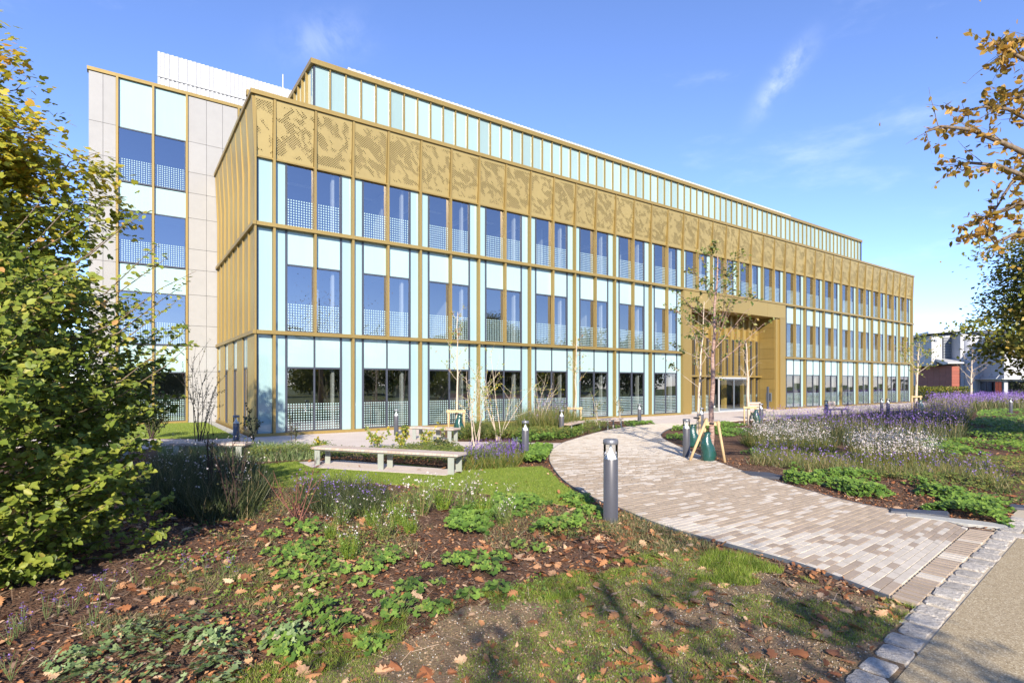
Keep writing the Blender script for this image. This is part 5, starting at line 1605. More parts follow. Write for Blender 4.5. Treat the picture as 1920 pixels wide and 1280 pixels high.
def blades(name, xy, h, w, mat, lean=.35, z=0.0, label=None, rnd=None):
    N = len(xy)
    nrm = np.stack([R5.normal(0, lean, N), R5.normal(0, lean, N), np.ones(N)], 1)
    # tilt: build frames with local z up the blade
    Rr = frames(R5, nrm)
    pos = np.stack([xy[:, 0], xy[:, 1], np.full(N, z)], 1)
    sc = np.stack([np.full(N, 1.0) * w * R5.uniform(.7, 1.3, N), h, h], 1)
    me = scatter_mesh(name, BLADE[0], BLADE[1], pos, Rr, sc, R5.uniform(0, 1, N) if rnd is None else rnd, mat)
    return stuff(name, me, label)
def grow(xy, sc, thr):
    """keep points where a coarse noise field is above thr (gives patches)"""
    return xy[vnoise(xy[:, 0], xy[:, 1], sc) + .4 * vnoise(xy[:, 0] + 30, xy[:, 1], sc * 2.7) > thr]

# lawns
PADP = pxpoly([(555, 866), (580, 879), (835, 895), (872, 884), (640, 862)])
xy = rand_in(R5, LAWN, 70000); xy = xy[~in_poly(xy, PADP)]; blades('lawn_grass', xy, R5.uniform(.022, .05, len(xy)), .005, M['grass'], .5, .022, 'short mown grass of the lawn by the long bench')
xy = rand_in(R5, WLAWN, 22000); blades('lawn_grass', xy, R5.uniform(.03, .06, len(xy)), .008, M['grass'], .5, .022, 'short mown grass below the concrete wing')
# longer grass tufts on the bare corner
RG = [(-2.2, 2.4), (2.55, 3.4), (3.7, 4.95), (3.15, 5.55), (2.5, 6.55), (1.9, 6.75), (1.2, 6.3), (.2, 5.6), (-.6, 5.3), (-1.3, 4.5), (-2.4, 3.4)]
xy = rand_in(R5, RG, 120000); xy = xy[off_hard(xy)]; xy = grow(xy, 1.5, -.38)
blades('rough_grass', xy, R5.uniform(.015, .055, len(xy)), .0036, M['grass'], .7, .02, 'patchy rough grass on the bare corner by the kerb')
xy = rand_in(R5, RG, 16000); xy = xy[off_hard(xy)]
blades('rough_grass', xy, R5.uniform(.015, .04, len(xy)), .004, M['dry_grass'], .8, .02, 'thin dry grass on the bare corner by the kerb')
tf = pxpoly([(1295, 1085), (1330, 1035), (1400, 1045), (1470, 1075), (1420, 1120), (1330, 1130)])
xy = grow(rand_in(R5, tf, 9000), 3.0, -.35); blades('rough_grass', xy, R5.uniform(.03, .10, len(xy)), .0045, M['grass'], .4, .02, 'thick green grass tuft at the path edge')
tf = pxpoly([(1030, 1180), (1010, 1130), (1090, 1115), (1130, 1150), (1100, 1185)])
xy = grow(rand_in(R5, tf, 4500), 3.0, -.2); blades('rough_grass', xy, R5.uniform(.04, .09, len(xy)), .0045, M['grass'], .4, .02, 'green grass tuft in the dappled near ground')
tf = pxpoly([(120, 1130), (520, 1050), (700, 1090), (420, 1180), (150, 1200)])
xy = grow(rand_in(R5, tf, 9000), 2.2, .0); blades('weedy_grass', xy, R5.uniform(.03, .10, len(xy)), .0042, M['dry_grass'], .7, .0, 'weedy grass in front of the beech')

# mulch chips
NEAR = [(-4.2, 3.0), (3.2, 3.0), (9, 8), (9, 15), (-10, 15), (-8, 8)]
xy = rand_in(R5, NEAR, 62000); xy = xy[off_hard(xy) & ~in_poly(xy, LAWN)]
k = R5.random(len(xy)) < np.clip(1.5 - xy[:, 1] / 11, .25, 1); xy = xy[k]
k = ~in_poly(xy, BARE) | (R5.random(len(xy)) < .48); xy = xy[k]; N = len(xy)
pos = np.stack([xy[:, 0], xy[:, 1], R5.uniform(.004, .026, N)], 1)
me = scatter_mesh('mulch_chips', CHIP[0], CHIP[1], pos, frames(R5, np.stack([R5.normal(0, .3, N), R5.normal(0, .3, N), np.ones(N)], 1)), R5.uniform(.015, .085, N) , R5.beta(1.3, 1.9, N), M['chip'])
stuff('mulch_chips', me, 'dark bark chips spread over the planting beds')
# small pale stones on the bare ground
xy = rand_in(R5, BARE, 3200); xy = xy[off_hard(xy)]; N = len(xy)
OCT = ([(1,0,0),(0,1,0),(-1,0,0),(0,-1,0),(0,0,.7),(0,0,-.7)], [(0,1,4),(1,2,4),(2,3,4),(3,0,4),(1,0,5),(2,1,5),(3,2,5),(0,3,5)])
M['pebble'] = leaf_mat('pebble', [(0, (.18, .15, .11)), (.6, (.38, .34, .28)), (1, (.62, .6, .56))], 0, .8)
me = scatter_mesh('pebbles', OCT[0], OCT[1], np.stack([xy[:, 0], xy[:, 1], np.full(N, .028)], 1), frames(R5, R5.normal(size=(N, 3))), R5.uniform(.003, .009, N), R5.uniform(0, 1, N), M['pebble'])
xy_ = rand_in(R5, BARE, 9000); xy_ = xy_[off_hard(xy_)]; n_ = len(xy_)
M['clod'] = leaf_mat('soil_clod', [(0, (.07, .045, .028)), (.6, (.20, .135, .08)), (1, (.34, .25, .16))], 0, .95)
stuff('soil_clods', scatter_mesh('soil_clods', OCT[0], OCT[1], np.stack([xy_[:, 0], xy_[:, 1], np.full(n_, .024)], 1), frames(R5, R5.normal(size=(n_, 3))), R5.uniform(.004, .02, n_) ** 1.0, R5.uniform(0, 1, n_), M['clod']), 'small clods of brown soil on the bare corner')
stuff('pebbles', me, 'tiny pale stones on the bare corner')

# fallen oak leaves: nearest ones singly
xy = rand_in(R5, [(-4.2, 3.0), (2.6, 3.3), (4.2, 5.0), (3.2, 6.6), (1.6, 9.2), (-2.0, 9.6), (-6, 8.5)], 4200)
dens = np.clip(.38 + .9 * vnoise(xy[:, 0], xy[:, 1], .9), .05, 1)
xy = xy[(R5.random(len(xy)) < dens) & off_hard(xy)]
xy = np.concatenate([xy, rand_in(R5, [(-3.6, 3.35), (.2, 3.35), (.0, 4.3), (-1.4, 4.9), (-3.4, 4.4)], 150), rand_in(R5, [(-2.6, 5.4), (-1.4, 5.2), (-1.0, 6.4), (-2.2, 6.8)], 60), rand_in(R5, [(.3, 6.9), (2.2, 6.9), (1.6, 8.4), (.5, 8.2)], 110)])
xy2 = rand_in(R5, [(6, 8), (14, 9), (26, 24), (20, 24), (7, 14)], 1600); xy2 = xy2[off_hard(xy2)]
xy = np.concatenate([xy, xy2, rand_in(R5, LAWN, 40)])
order_ = np.argsort(xy[:, 1]); xy = xy[order_]; N = len(xy)
nrm = np.stack([R5.normal(0, .38, N), R5.normal(0, .38, N), np.ones(N) * np.where(R5.random(N) < .5, 1, -1)], 1)
Rr = frames(R5, nrm); sz = np.where(R5.random(N) < .3, R5.uniform(.11, .16, N), R5.uniform(.045, .10, N))
pos = np.stack([xy[:, 0], xy[:, 1], np.where(nrm[:, 2] > 0, .03, .05)], 1)
pos[:, 2] += np.where(in_poly(xy, LAWN), .03, 0)
NSOLO = 290
lm = []
for q in range(4):
    v, f = OAK
    rr = random.Random(q)
    v2 = [(x * rr.uniform(.85, 1.15), y - .5, z * (1 + q * .5) + .10 * x * x * q) for x, y, z in v]
    me = bpy.data.meshes.new('fallen_leaf'); me.from_pydata(v2, [], f); me.materials.append(M['fallen_obj']); lm.append(me)
for i in range(NSOLO):
    o = bpy.data.objects.new('fallen_leaf', lm[i % 4]); col.objects.link(o)
    mt = Matrix.Identity(4)
    for a_ in range(3):
        for b_ in range(3): mt[a_][b_] = Rr[i][a_][b_] * sz[i]
        mt[a_][3] = pos[i][a_]
    o.matrix_world = mt
    tag(o, 'fallen brown oak leaf lying on the near ground', 'leaf', 'fallen oak leaves scattered on the near ground')
v, f = OAK
me = scatter_mesh('fallen_leaves', [(x, y - .5, z) for x, y, z in v], f, pos[NSOLO:], Rr[NSOLO:], sz[NSOLO:], R5.uniform(0, 1, N - NSOLO), M['fallen'])
stuff('fallen_leaves', me, 'fallen leaves scattered farther off over the beds')
# crumbled leaf fragments
xy = rand_in(R5, NEAR, 34000); xy = xy[off_hard(xy) & ~in_poly(xy, LAWN)]; xy = xy[vnoise(xy[:, 0], xy[:, 1], .7) > -.35]; xy = xy[~in_poly(xy, BARE) | (R5.random(len(xy)) < .6)]; N = len(xy)
me = scatter_mesh('leaf_litter', LEAF4[0], LEAF4[1], np.stack([xy[:, 0], xy[:, 1], np.full(N, .022)], 1), frames(R5, np.stack([R5.normal(0, .4, N), R5.normal(0, .4, N), np.ones(N)], 1)), R5.uniform(.02, .06, N), R5.beta(1.5, 2, N), M['fallen'])
stuff('leaf_litter', me, 'small brown leaf scraps among the bark chips')

# weeds, seedlings, twigs and straw among the litter
xy = rand_in(R5, [(-4.0, 3.2), (1.0, 3.4), (.2, 6.2), (-1.5, 8.5), (-4.5, 8.0)], 5200); xy = grow(xy, 1.1, .18); N = len(xy)
me = scatter_mesh('seedlings', PALM[0], PALM[1], np.stack([xy[:, 0], xy[:, 1], R5.uniform(.02, .05, N)], 1), frames(R5, np.stack([R5.normal(0, .4, N), R5.normal(-.4, .4, N), np.ones(N)], 1)), R5.uniform(.018, .042, N), R5.uniform(0, 1, N), M['geranium'])
stuff('seedlings', me, 'small green seedlings among the bark chips')
xy = rand_in(R5, [(-4.0, 3.0), (0.3, 3.2), (-.4, 5.2), (-2.5, 6.4), (-4.2, 5.6)], 15000); xy = grow(xy, .9, .10)
blades('weedy_grass', xy, R5.uniform(.02, .085, len(xy)), .0036, M['grass'], .75, 0, 'thin green grass sprouting in the near bed')
xy = rand_in(R5, NEAR, 5200); xy = xy[off_hard(xy) & ~in_poly(xy, LAWN)]; N = len(xy)
pos = np.stack([xy[:, 0], xy[:, 1], R5.uniform(.02, .04, N)], 1)
TW = ([(-.5, -.012, 0), (.5, -.012, .03), (.5, .012, .03), (-.5, .012, 0)], [(0, 1, 2, 3)])
stuff('twigs_and_straw', scatter_mesh('twigs_and_straw', TW[0], TW[1], pos, frames(R5, np.stack([R5.normal(0, .25, N), R5.normal(0, .25, N), np.ones(N)], 1)), R5.uniform(.05, .26, N), R5.uniform(.3, 1, N), M['chip']), 'dry twigs and straw lying on the beds')

UG = pxpoly([(430, 905), (560, 905), (760, 925), (1000, 945), (1110, 970), (1150, 1000), (1000, 1040), (760, 1060), (520, 1040), (380, 1010)])
xy = grow(rand_in(R5, UG, 15000), 1.3, -.1); xy = xy[off_hard(xy)]
blades('undergrowth', xy, R5.uniform(.03, .16, len(xy)), .005, M['dry_grass'], .6, 0, 'dry stems and thin grass between the near plants')
xy = grow(rand_in(R5, UG, 9000), 1.0, .0); xy = xy[off_hard(xy)]; N = len(xy)
stuff('low_weeds', scatter_mesh('low_weeds', LEAF4[0], LEAF4[1], np.stack([xy[:, 0], xy[:, 1], R5.uniform(.02, .10, N)], 1), frames(R5, np.stack([R5.normal(0, .5, N), R5.normal(-.4, .5, N), np.ones(N)], 1)), R5.uniform(.02, .055, N), R5.uniform(0, 1, N), M['young']), 'small mixed weeds between the near plants')
xy = rand_in(R5, pxpoly([(1120, 985), (1170, 960), (1340, 1025), (1330, 1060), (1180, 1040)]), 5000); xy = xy[off_hard(xy)]; N = len(xy)
blades('undergrowth', xy, R5.uniform(.03, .13, len(xy)), .005, M['dry_grass'], .6, 0, 'dry seed heads along the path edge behind the large bollard')
# ---- geraniums: clumps as things, bands as stuff
def geranium_mesh(seed, n=22, r=.17, h=.13, leaf=.085):
    rg_ = np.random.default_rng(seed)
    a = rg_.uniform(0, 6.28, n); q = r * np.sqrt(rg_.uniform(.02, 1, n))
    z = h * (1 - .6 * (q / r) ** 2) * rg_.uniform(.65, 1.15, n) + .03
    P = np.stack([np.cos(a) * q, np.sin(a) * q, z], 1)
    nr = np.stack([np.cos(a) * q / r * .6, np.sin(a) * q / r * .6 - .35, np.ones(n)], 1) + rg_.normal(0, .22, (n, 3))
    lv = scatter_mesh('leaves', PALM[0], PALM[1], P, frames(rg_, nr), leaf * rg_.uniform(.65, 1.25, n), rg_.uniform(0, 1, n), M['geranium'])
    st = tube_mesh([([np.array([0, 0, 0]), P[i] * np.array([.5, .5, .75]), P[i]], [.003, .0025, .002]) for i in range(n)], 3, 'stalks', M['young_stem'])
    return lv, st
M['young_stem'] = simple('green_stalk', (.10, .14, .04), .6)
gm = [geranium_mesh(s, n_, r_, h_, l_) for s, n_, r_, h_, l_ in ((1, 20, .13, .10, .074), (2, 32, .17, .13, .072), (3, 46, .22, .15, .072), (4, 11, .08, .07, .066))]
cl = [(230,260),(150,370),(60,440),(190,400),(300,430),(380,480),(110,510),(240,550),(640,410),(540,470),(880,530),(1040,610),(1190,575),(820,440),(980,430),(1080,410),(1150,470),(1200,400),(690,690),(560,590),(740,570),(480,540),(870,680),(250,690),(350,775),(60,860),(130,900),(550,870),(1290,340),(1400,360),(30,290),(120,230),(260,330),(20,380),(640,640)]
rc = random.Random(6)
for i, (x, y) in enumerate(cl):
    p = G(500 + x / 2.743, 900 + (y + 14) / 2.743); big = i in (0, 1, 3, 4, 8, 18)
    q = 2 if big else rc.choice((0, 1, 3, 0, 1))
    o = empty('geranium_plant', p, rc.uniform(-.8, .8)); s = rc.uniform(.8, 1.1); o.scale = (s, s, s)
    link('leaves', gm[q][0], None, o); link('stalks', gm[q][1], None, o)
    tag(o, 'low green geranium with lobed leaves on the near mulch', 'plant', 'low geraniums dotted over the near bed')
M['blue_fol'] = leaf_mat('blue_green_leaf', [(0, (.10, .16, .06)), (.5, (.21, .29, .11)), (.85, (.33, .40, .19)), (1, (.34, .22, .17))], .25)
def aqui(seed):
    rg_ = np.random.default_rng(seed); n = 60
    a = rg_.uniform(0, 6.28, n); q = .19 * np.sqrt(rg_.uniform(.02, 1, n)); z = .14 * (1 - .6 * (q / .19) ** 2) * rg_.uniform(.5, 1.15, n) + .02
    P = np.stack([np.cos(a) * q, np.sin(a) * q, z], 1)
    nr = np.stack([np.cos(a) * q * 3, np.sin(a) * q * 3 - .4, np.ones(n)], 1) + rg_.normal(0, .3, (n, 3))
    return scatter_mesh('leaves', PALM[0], PALM[1], P, frames(rg_, nr), .055 * rg_.uniform(.7, 1.25, n), rg_.uniform(0, 1, n), M['blue_fol'])
am = [aqui(s) for s in (5, 6, 7)]
for i, (x, y) in enumerate([(280,1190),(390,1200),(560,1060),(600,1130),(800,1060),(860,1110),(920,1180),(870,1260),(600,1250),(350,1290),(520,1100),(1180,1090)]):
    p = G(x / 2.207, 700 + (y + 25) / 2.207); o = empty('columbine_plant', p, rc.uniform(0, 6)); link('leaves', am[i % 3], None, o); s = rc.uniform(.85, 1.2); o.scale = (s, s, s)
    tag(o, 'rounded blue green columbine clump in the lower left corner', 'plant', 'blue green columbines at the lower left')

def cover(name, poly, n, leaf, h, mat, tmpl, label, sc=1.3, thr=-.15, z0=.03):
    xy = rand_in(R5, poly, n); f = vnoise(xy[:, 0], xy[:, 1], sc) + .45 * vnoise(xy[:, 0] + 11, xy[:, 1] + 5, sc * 2.6)
    k = f > thr; xy = xy[k]; f = f[k]; N = len(xy)
    top = h * np.clip((f - thr) / .5, .15, 1)
    z = z0 + top * np.sqrt(R5.uniform(.1, 1, N))
    nr = np.stack([R5.normal(0, .35, N), R5.normal(-.4, .35, N), np.ones(N)], 1)
    me = scatter_mesh(name, tmpl[0], tmpl[1], np.stack([xy[:, 0], xy[:, 1], z], 1), frames(R5, nr), leaf * R5.uniform(.6, 1.25, N), np.clip(R5.uniform(0, .75, N) + .25 * f, 0, 1), mat)
    return stuff(name, me, label)
cover('geranium_cover', pxpoly([(835, 1000), (850, 955), (930, 940), (1030, 945), (1085, 968), (1095, 1000), (1040, 1010), (960, 1000), (880, 1010)]), 2300, .075, .15, M['geranium'], PALM, 'dense patch of green geraniums below the lawn corner', 1.6, -.3)
cover('geranium_cover', pxpoly([(1040, 930), (1105, 935), (1130, 965), (1125, 985), (1085, 962)]), 350, .07, .10, M['geranium'], PALM, 'sparse geraniums beside the large bollard', 2.2, -.1)
cover('geranium_cover', pxpoly([(1468, 905), (1480, 880), (1600, 895), (1740, 915), (1830, 940), (1940, 975), (1940, 1005), (1860, 985), (1780, 965), (1690, 955), (1590, 930)]), 6500, .072, .19, M['geranium'], PALM, 'band of green geraniums along the right bed near the path', 1.7, -.06)
cover('geranium_cover', pxpoly([(960, 832), (1030, 829), (1076, 822), (1098, 812), (1060, 806), (960, 818)]), 3000, .085, .28, M['geranium'], PALM, 'bright geraniums at the path fork below the bollard', 1.1, -.5)
cover('geranium_cover', pxpoly([(984, 872), (1022, 872), (1036, 848), (1005, 846), (975, 852)]), 2000, .085, .25, M['geranium'], PALM, 'bright geraniums round the bollard by the salvia', 1.2, -.5)
cover('geranium_cover', pxpoly([(1150, 806), (1232, 796), (1215, 792), (1170, 797)]), 900, .09, .18, M['geranium'], PALM, 'small geraniums at the tip of the bed near the entrance', 1.2, -.1)
cover('geranium_cover', pxpoly([(1246, 826), (1262, 806), (1330, 797), (1480, 793), (1500, 830), (1440, 862), (1330, 840), (1290, 838)]), 11500, .09, .16, M['geranium'], PALM, 'light green ground cover behind the staked cherry tree', .8, -.18)
cover('low_planting', pxpoly([(1400, 862), (1520, 838), (1700, 870), (1930, 850), (1930, 960), (1780, 925), (1600, 890), (1470, 878)]), 9000, .06, .16, M['young'], LEAF4, 'mixed low plants in the middle of the right bed', .8, -.1)
cover('low_planting', pxpoly([(1700, 830), (1800, 795), (1930, 785), (1930, 850), (1760, 860)]), 7000, .09, .20, M['geranium'], PALM, 'low geraniums among fallen leaves at the far right', .5, .02)
cover('low_planting', [tuple(G(470, 868))[:2], tuple(G(560, 862))[:2], tuple(G(860, 880))[:2], tuple(G(980, 872))[:2], tuple(G(985, 850))[:2], tuple(G(700, 850))[:2], tuple(G(560, 848))[:2], tuple(G(430, 850))[:2]], 16000, .06, .34, M['young'], LEAF4, 'mixed leafy planting behind the long bench', .9, -.35)
cover('low_planting', [(-2.2, 19.1), (1.5, 19.0), (2.6, 20.6), (5.0, 25.0), (3.0, 26.6), (-2.8, 23.0)], 16000, .07, .40, M['young'], LEAF4, 'mixed leafy planting between the wall and the short benches', .8, -.2)

def stems_and_flowers(nm, poly, n, h, fmat, fsize, perhead, slabel, flabel, smat='dry_grass', sw=.008, lean=.16, nfl=1.0, sc=.0, thr=0, z=0):
    xy = rand_in(R5, poly, n)
    if sc: xy = grow(xy, sc, thr)
    N = len(xy); hh = R5.uniform(h[0], h[1], N)
    blades(nm + '_stems', xy, hh, sw, M[smat], lean, z, slabel)
    k = R5.random(N) < nfl; xf = xy[k]; hf = hh[k]; m = len(xf)
    c = np.repeat(np.stack([xf[:, 0] + R5.normal(0, .10, m), xf[:, 1] + R5.normal(0, .10, m), hf * R5.uniform(.82, 1.08, m)], 1), perhead, 0)
    c = c + R5.normal(0, fsize * .55, c.shape)
    me = scatter_mesh(nm + '_flowers', FLOWER[0], FLOWER[1], c, frames(R5, R5.normal(0, .6, c.shape) + np.array([0, -.3, .6])), fsize * R5.uniform(.6, 1.3, len(c)), R5.uniform(0, 1, len(c)), fmat)
    stuff(nm + '_flowers', me, flabel)
WP1 = [(7.2, 15.4), (9.0, 15.2), (9.8, 17.5), (9.3, 19.3), (7.7, 18.6)]
WP2 = [(8.2, 12.9), (9.9, 12.7), (11.0, 14.2), (11.0, 15.8), (9.6, 15.6), (8.8, 14.3)]
VP = [(9.3, 21.0), (9.9, 18.3), (11.6, 16.9), (13.6, 17.2), (16.0, 19.4), (19.0, 23), (25, 30), (31, 37), (22, 33), (14, 26.5), (10.8, 24.5)]
stems_and_flowers('gaura_left', WP1, 1150, (.40, .85), M['white_fl'], .042, 2, 'thin stems under the left drift of white flowers', 'left drift of small white flowers in the right bed')
stems_and_flowers('gaura_right', WP2, 1450, (.40, .80), M['white_fl'], .042, 2, 'thin stems under the right drift of white flowers', 'right drift of small white flowers in the right bed')
stems_and_flowers('verbena', VP, 4200, (.50, 1.08), M['purple'], .048, 2, 'tall thin stems of the purple flower meadow', 'tall purple flower heads of the meadow in the right bed', sw=.010)
xy = grow(rand_in(R5, VP, 17000), .8, -.35); blades('meadow_leaves', xy, R5.uniform(.25, .70, len(xy)), .016, M['dark_fol'], .3, 0, 'green leaves below the purple meadow')
xy = np.concatenate([rand_in(R5, WP1, 6000), rand_in(R5, WP2, 6000)]); blades('meadow_leaves', xy, R5.uniform(.2, .55, len(xy)), .012, M['young'], .35, 0, 'green leaves below the white flowers')
LOWP = pxpoly([(1400, 870), (1440, 835), (1560, 868), (1720, 868), (1860, 880), (1900, 930), (1760, 905), (1560, 890)])
stems_and_flowers('low_verbena', LOWP, 2600, (.22, .48), M['purple'], .04, 2, 'grey green stems in the front of the right bed', 'scattered purple flowers in the front of the right bed', 'young', .009, .35, .30, .9, -.2)
xy = grow(rand_in(R5, LOWP, 9000), .9, -.2); blades('meadow_leaves', xy, R5.uniform(.12, .36, len(xy)), .010, M['dry_grass'], .4, 0, 'grassy leaves in the front of the right bed')
FARV = [(31, 37), (44, 44), (70, 62), (66, 66), (40, 52), (33, 44)]
stems_and_flowers('far_verbena', FARV, 6000, (.7, 1.2), M['purple'], .09, 2, 'stems of the far purple flowers', 'far purple flowers in front of the white building', sw=.02)
xy = rand_in(R5, FARV, 9000); blades('meadow_leaves', xy, R5.uniform(.3, .8, len(xy)), .03, M['dark_fol'], .3, 0, 'green leaves below the far purple flowers')
cover('low_planting', [(19.5, 22), (26, 26), (46, 40), (44, 44), (31, 36.5), (24, 28.5)], 5200, .13, .25, M['geranium'], PALM, 'low green planting before the far purple flowers', .4, -.3)
# tall meadow between bollard and wall, left of the short benches
MB1 = [(.2, 21.3), (1.9, 20.8), (2.9, 23.2), (2.2, 25.4), (.4, 24.0)]
stems_and_flowers('wall_verbena', MB1, 1300, (.6, 1.45), M['purple'], .04, 2, 'tall grassy stems beside the lamp bollard by the wall', 'sparse purple flowers beside the wall', 'dry_grass', .012, .2, .35)
xy = rand_in(R5, MB1, 6500); blades('meadow_leaves', xy, R5.uniform(.4, 1.1, len(xy)), .014, M['young'], .25, 0, 'tall green grass beside the lamp bollard by the wall')
MB2 = [(-2.0, 20.0), (.4, 20.4), (.5, 24.0), (-2.4, 22.8)]
xy = rand_in(R5, MB2, 5000); blades('meadow_leaves', xy, R5.uniform(.2, .6, len(xy)), .013, M['young'], .3, 0, 'green grass below the rowan tree')
# salvia spikes at the end of the long bench
SP = pxpoly([(868, 884), (965, 878), (985, 866), (975, 852), (880, 858)])
xy = rand_in(R5, SP, 5500); blades('salvia_leaves', xy, R5.uniform(.12, .38, len(xy)), .016, M['young'], .4, 0, 'leaves of the purple salvia by the long bench')
xy = rand_in(R5, SP, 190); N = len(xy); hh = R5.uniform(.36, .58, N)
c = np.repeat(np.stack([xy[:, 0], xy[:, 1], hh], 1), 10, 0); c[:, 2] -= np.tile(np.linspace(0, .22, 10), N); c += R5.normal(0, .01, c.shape)
stuff('salvia_spikes', scatter_mesh('salvia_spikes', FLOWER[0], FLOWER[1], c, frames(R5, R5.normal(size=c.shape)), .038 * R5.uniform(.6, 1.2, len(c)), R5.uniform(0, .45, len(c)), M['purple']), 'upright purple salvia spikes by the long bench')
# grey green low plants in front of the side path, left
GP = pxpoly([(300, 866), (430, 868), (600, 862), (610, 848), (430, 846), (300, 846)])
xy = rand_in(R5, GP, 9000); blades('lavender', xy, R5.uniform(.15, .42, len(xy)), .014, M['blue_fol'], .35, 0, 'grey green low planting in front of the side path')
# dark grassy mass in the shade of the beech with white flowers
DG = pxpoly([(255, 935), (300, 880), (420, 878), (478, 890), (500, 930), (470, 975), (380, 985), (300, 960)])
stems_and_flowers('shade_gaura', DG, 900, (.40, .85), M['white_fl'], .04, 2, 'thin stems in the shade by the beech', 'white flowers in the shade by the beech', 'dry_grass', .006, .3, .16)
xy = rand_in(R5, DG, 11000); blades('shade_grass', xy, R5.uniform(.2, .65, len(xy)), .009, M['dark_fol'], .45, 0, 'dark grass in the shade by the beech')
# purple clump below the lawn
PC = pxpoly([(555, 950), (560, 915), (640, 912), (720, 925), (735, 950), (700, 975), (620, 972)])
stems_and_flowers('near_verbena', PC, 620, (.22, .46), M['purple'], .030, 3, 'dark stems of the purple clump below the lawn', 'small purple flower heads below the lawn', 'dark_fol', .006, .4, .22)
xy = rand_in(R5, PC, 5200); blades('near_verbena_leaves', xy, R5.uniform(.10, .34, len(xy)), .010, M['dark_fol'], .5, 0, 'dark leaves of the purple clump below the lawn')
# gaura plants near: each a thing
def gaura_mesh(seed, n=130, r=.16, h=.5, lean=.5):
    g_ = np.random.default_rng(seed)
    a = g_.uniform(0, 6.28, n); q = r * .5 * np.sqrt(g_.uniform(0, 1, n)); d = np.stack([np.cos(a) * lean * g_.uniform(0, 1, n), np.sin(a) * lean * g_.uniform(0, 1, n), np.ones(n)], 1)
    L = h * g_.uniform(.25, 1, n)
    P = np.stack([np.cos(a) * q, np.sin(a) * q, np.zeros(n)], 1)
    lv = scatter_mesh('stems', BLADE[0], BLADE[1], P, frames(g_, d), np.stack([.0075 * np.ones(n), L * .7, L], 1), g_.uniform(.0, .95, n), M['dry_grass'] if seed % 3 == 0 else M['grass'])
    # leaves on the stems
    m = n * 3; i = g_.integers(0, n, m); f = g_.uniform(.15, .8, m)[:, None]
    Q = P[i] + d[i] * (L[i])[:, None] * f * .95
    l2 = scatter_mesh('leaves', QUAD[0], QUAD[1], Q, frames(g_, g_.normal(0, .8, (m, 3)) + np.array([0, 0, .5])), np.stack([.018 * np.ones(m), .045 * np.ones(m), .03 * np.ones(m)], 1), g_.uniform(0, 1, m), M['geranium'])
    k = g_.choice(n, 14, replace=False); c = np.repeat(P[k] + d[k] * L[k][:, None] * 1.05, 3, 0) + g_.normal(0, .018, (42, 3))
    fl = scatter_mesh('flowers', FLOWER[0], FLOWER[1], c, frames(g_, g_.normal(0, .7, c.shape) + np.array([0, -.6, .5])), .034 * g_.uniform(.6, 1.3, 42), g_.uniform(0, 1, 42), M['white_fl'])
    return lv, l2, fl
gms = [gaura_mesh(s) for s in (31, 33, 35, 36)]
for i, (x, y, s) in enumerate([(655,1046,.85),(640,985,.9),(745,985,1.1),(790,965,1.2),(830,955,1.15),(870,962,1.15),(905,968,1.0),(720,1010,.8),(770,1000,.75),(945,985,.9),(620,1010,.6),(885,930,.95),(800,935,.9),(960,940,.7),(700,990,.8)]):
    o = empty('gaura_plant', G(x, y), rc.uniform(0, 6)); o.scale = (s, s, s)
    for nm, me in zip(('stems', 'leaves', 'flowers'), gms[i % 4]): (lambda q: tag(q, kind='stuff') if nm != 'stems' else q)(link(nm, me, None, o))
    tag(o, 'grassy clump of thin green stems carrying small white flowers below the lawn', 'plant', 'white flowered clumps below the lawn')
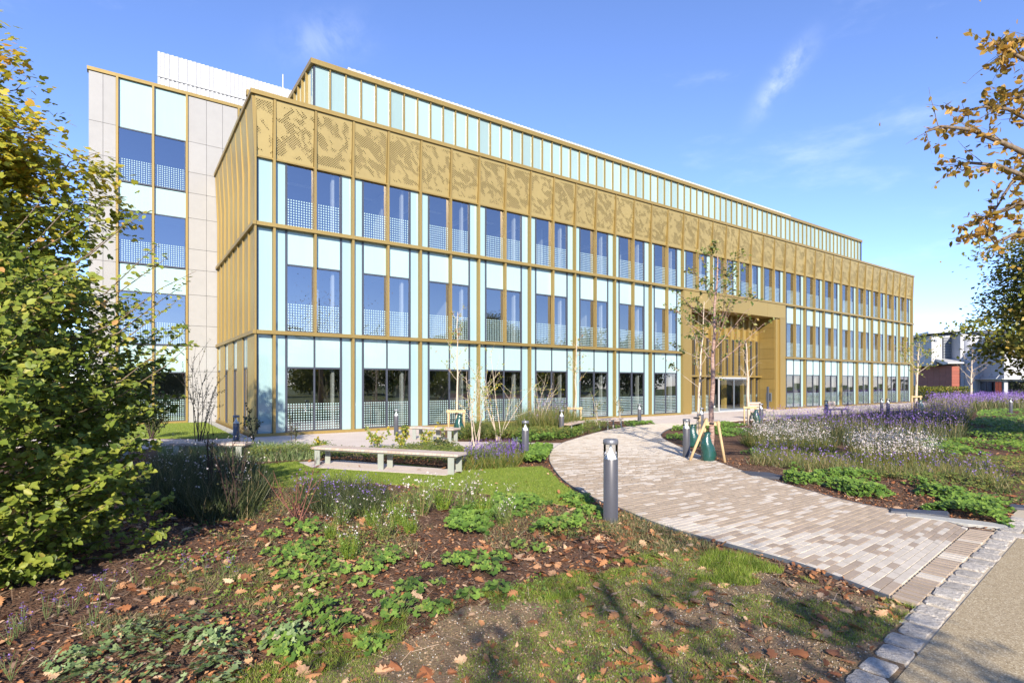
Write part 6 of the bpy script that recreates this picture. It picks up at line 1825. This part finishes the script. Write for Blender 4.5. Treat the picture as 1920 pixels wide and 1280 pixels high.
# purple flowers on thin stalks at the lower left
def lowv(seed):
    g_ = np.random.default_rng(seed); n = 7
    a = g_.uniform(0, 6.28, n); tip = np.stack([np.cos(a) * .12 * g_.uniform(.2, 1, n), np.sin(a) * .12 * g_.uniform(.2, 1, n), g_.uniform(.10, .24, n)], 1)
    st = tube_mesh([([np.array([0, 0, 0]), t_ * .5 + g_.normal(0, .01, 3), t_] , [.0025, .002, .0015]) for t_ in tip], 3, 'stems', M['young_stem'])
    c = np.repeat(tip[:4], 7, 0) + g_.normal(0, .012, (28, 3))
    fl = scatter_mesh('flowers', FLOWER[0], FLOWER[1], c, frames(g_, g_.normal(0, .5, c.shape) + np.array([0, 0, 1])), .017 * g_.uniform(.7, 1.3, 28), g_.uniform(.2, 1, 28), M['purple'])
    return st, fl
lv_ = [lowv(s) for s in (1, 2, 3)]
for i, (x, y) in enumerate([(420,870),(365,910),(300,955),(240,960),(190,975),(100,1030),(70,1050),(40,1080),(390,985),(555,845),(760,800),(790,810),(850,800),(920,790),(960,815),(400,1045),(45,1230),(450,890)]):
    o = empty('verbena_plant', G(x / 2.207, 700 + (y + 45) / 2.207), rc.uniform(0, 6)); link('stems', lv_[i % 3][0], None, o); tag(link('flowers', lv_[i % 3][1], None, o), kind='stuff')
    tag(o, 'thin stalks with small purple flower heads in front of the beech', 'plant', 'small purple verbena in front of the beech')
# hedge in front of the red tiled box, shrubs at the far right
xy = rand_in(R5, [(50.5, 64.5), (55.5, 66.0), (56.0, 67.6), (51.5, 72.5), (50.0, 70)], 5200)
N = len(xy); me = scatter_mesh('clipped_hedge', LEAF4[0], LEAF4[1], np.stack([xy[:, 0], xy[:, 1], R5.uniform(0, 1.55, N)], 1), frames(R5, R5.normal(size=(N, 3)) + np.array([0, -.3, .6])), R5.uniform(.12, .24, N), R5.uniform(0, .9, N), M['dark_tree'])
o = link('clipped_hedge', me); tag(o, 'low clipped green hedge in front of the red tiled box', 'hedge')
multi_stem('dark evergreen shrub beside the far right lamp bollard', (47.0, 49.5, 0), 16, 1.5, .9, 131, .14, 'dark_fol', 'bark_dark', 90, branches=4)
multi_stem('open shrub before the windows of the white building', (58.5, 64, 0), 9, 3.2, .5, 132, .2, 'dark_fol', 'bark_dark', 30, branches=5)
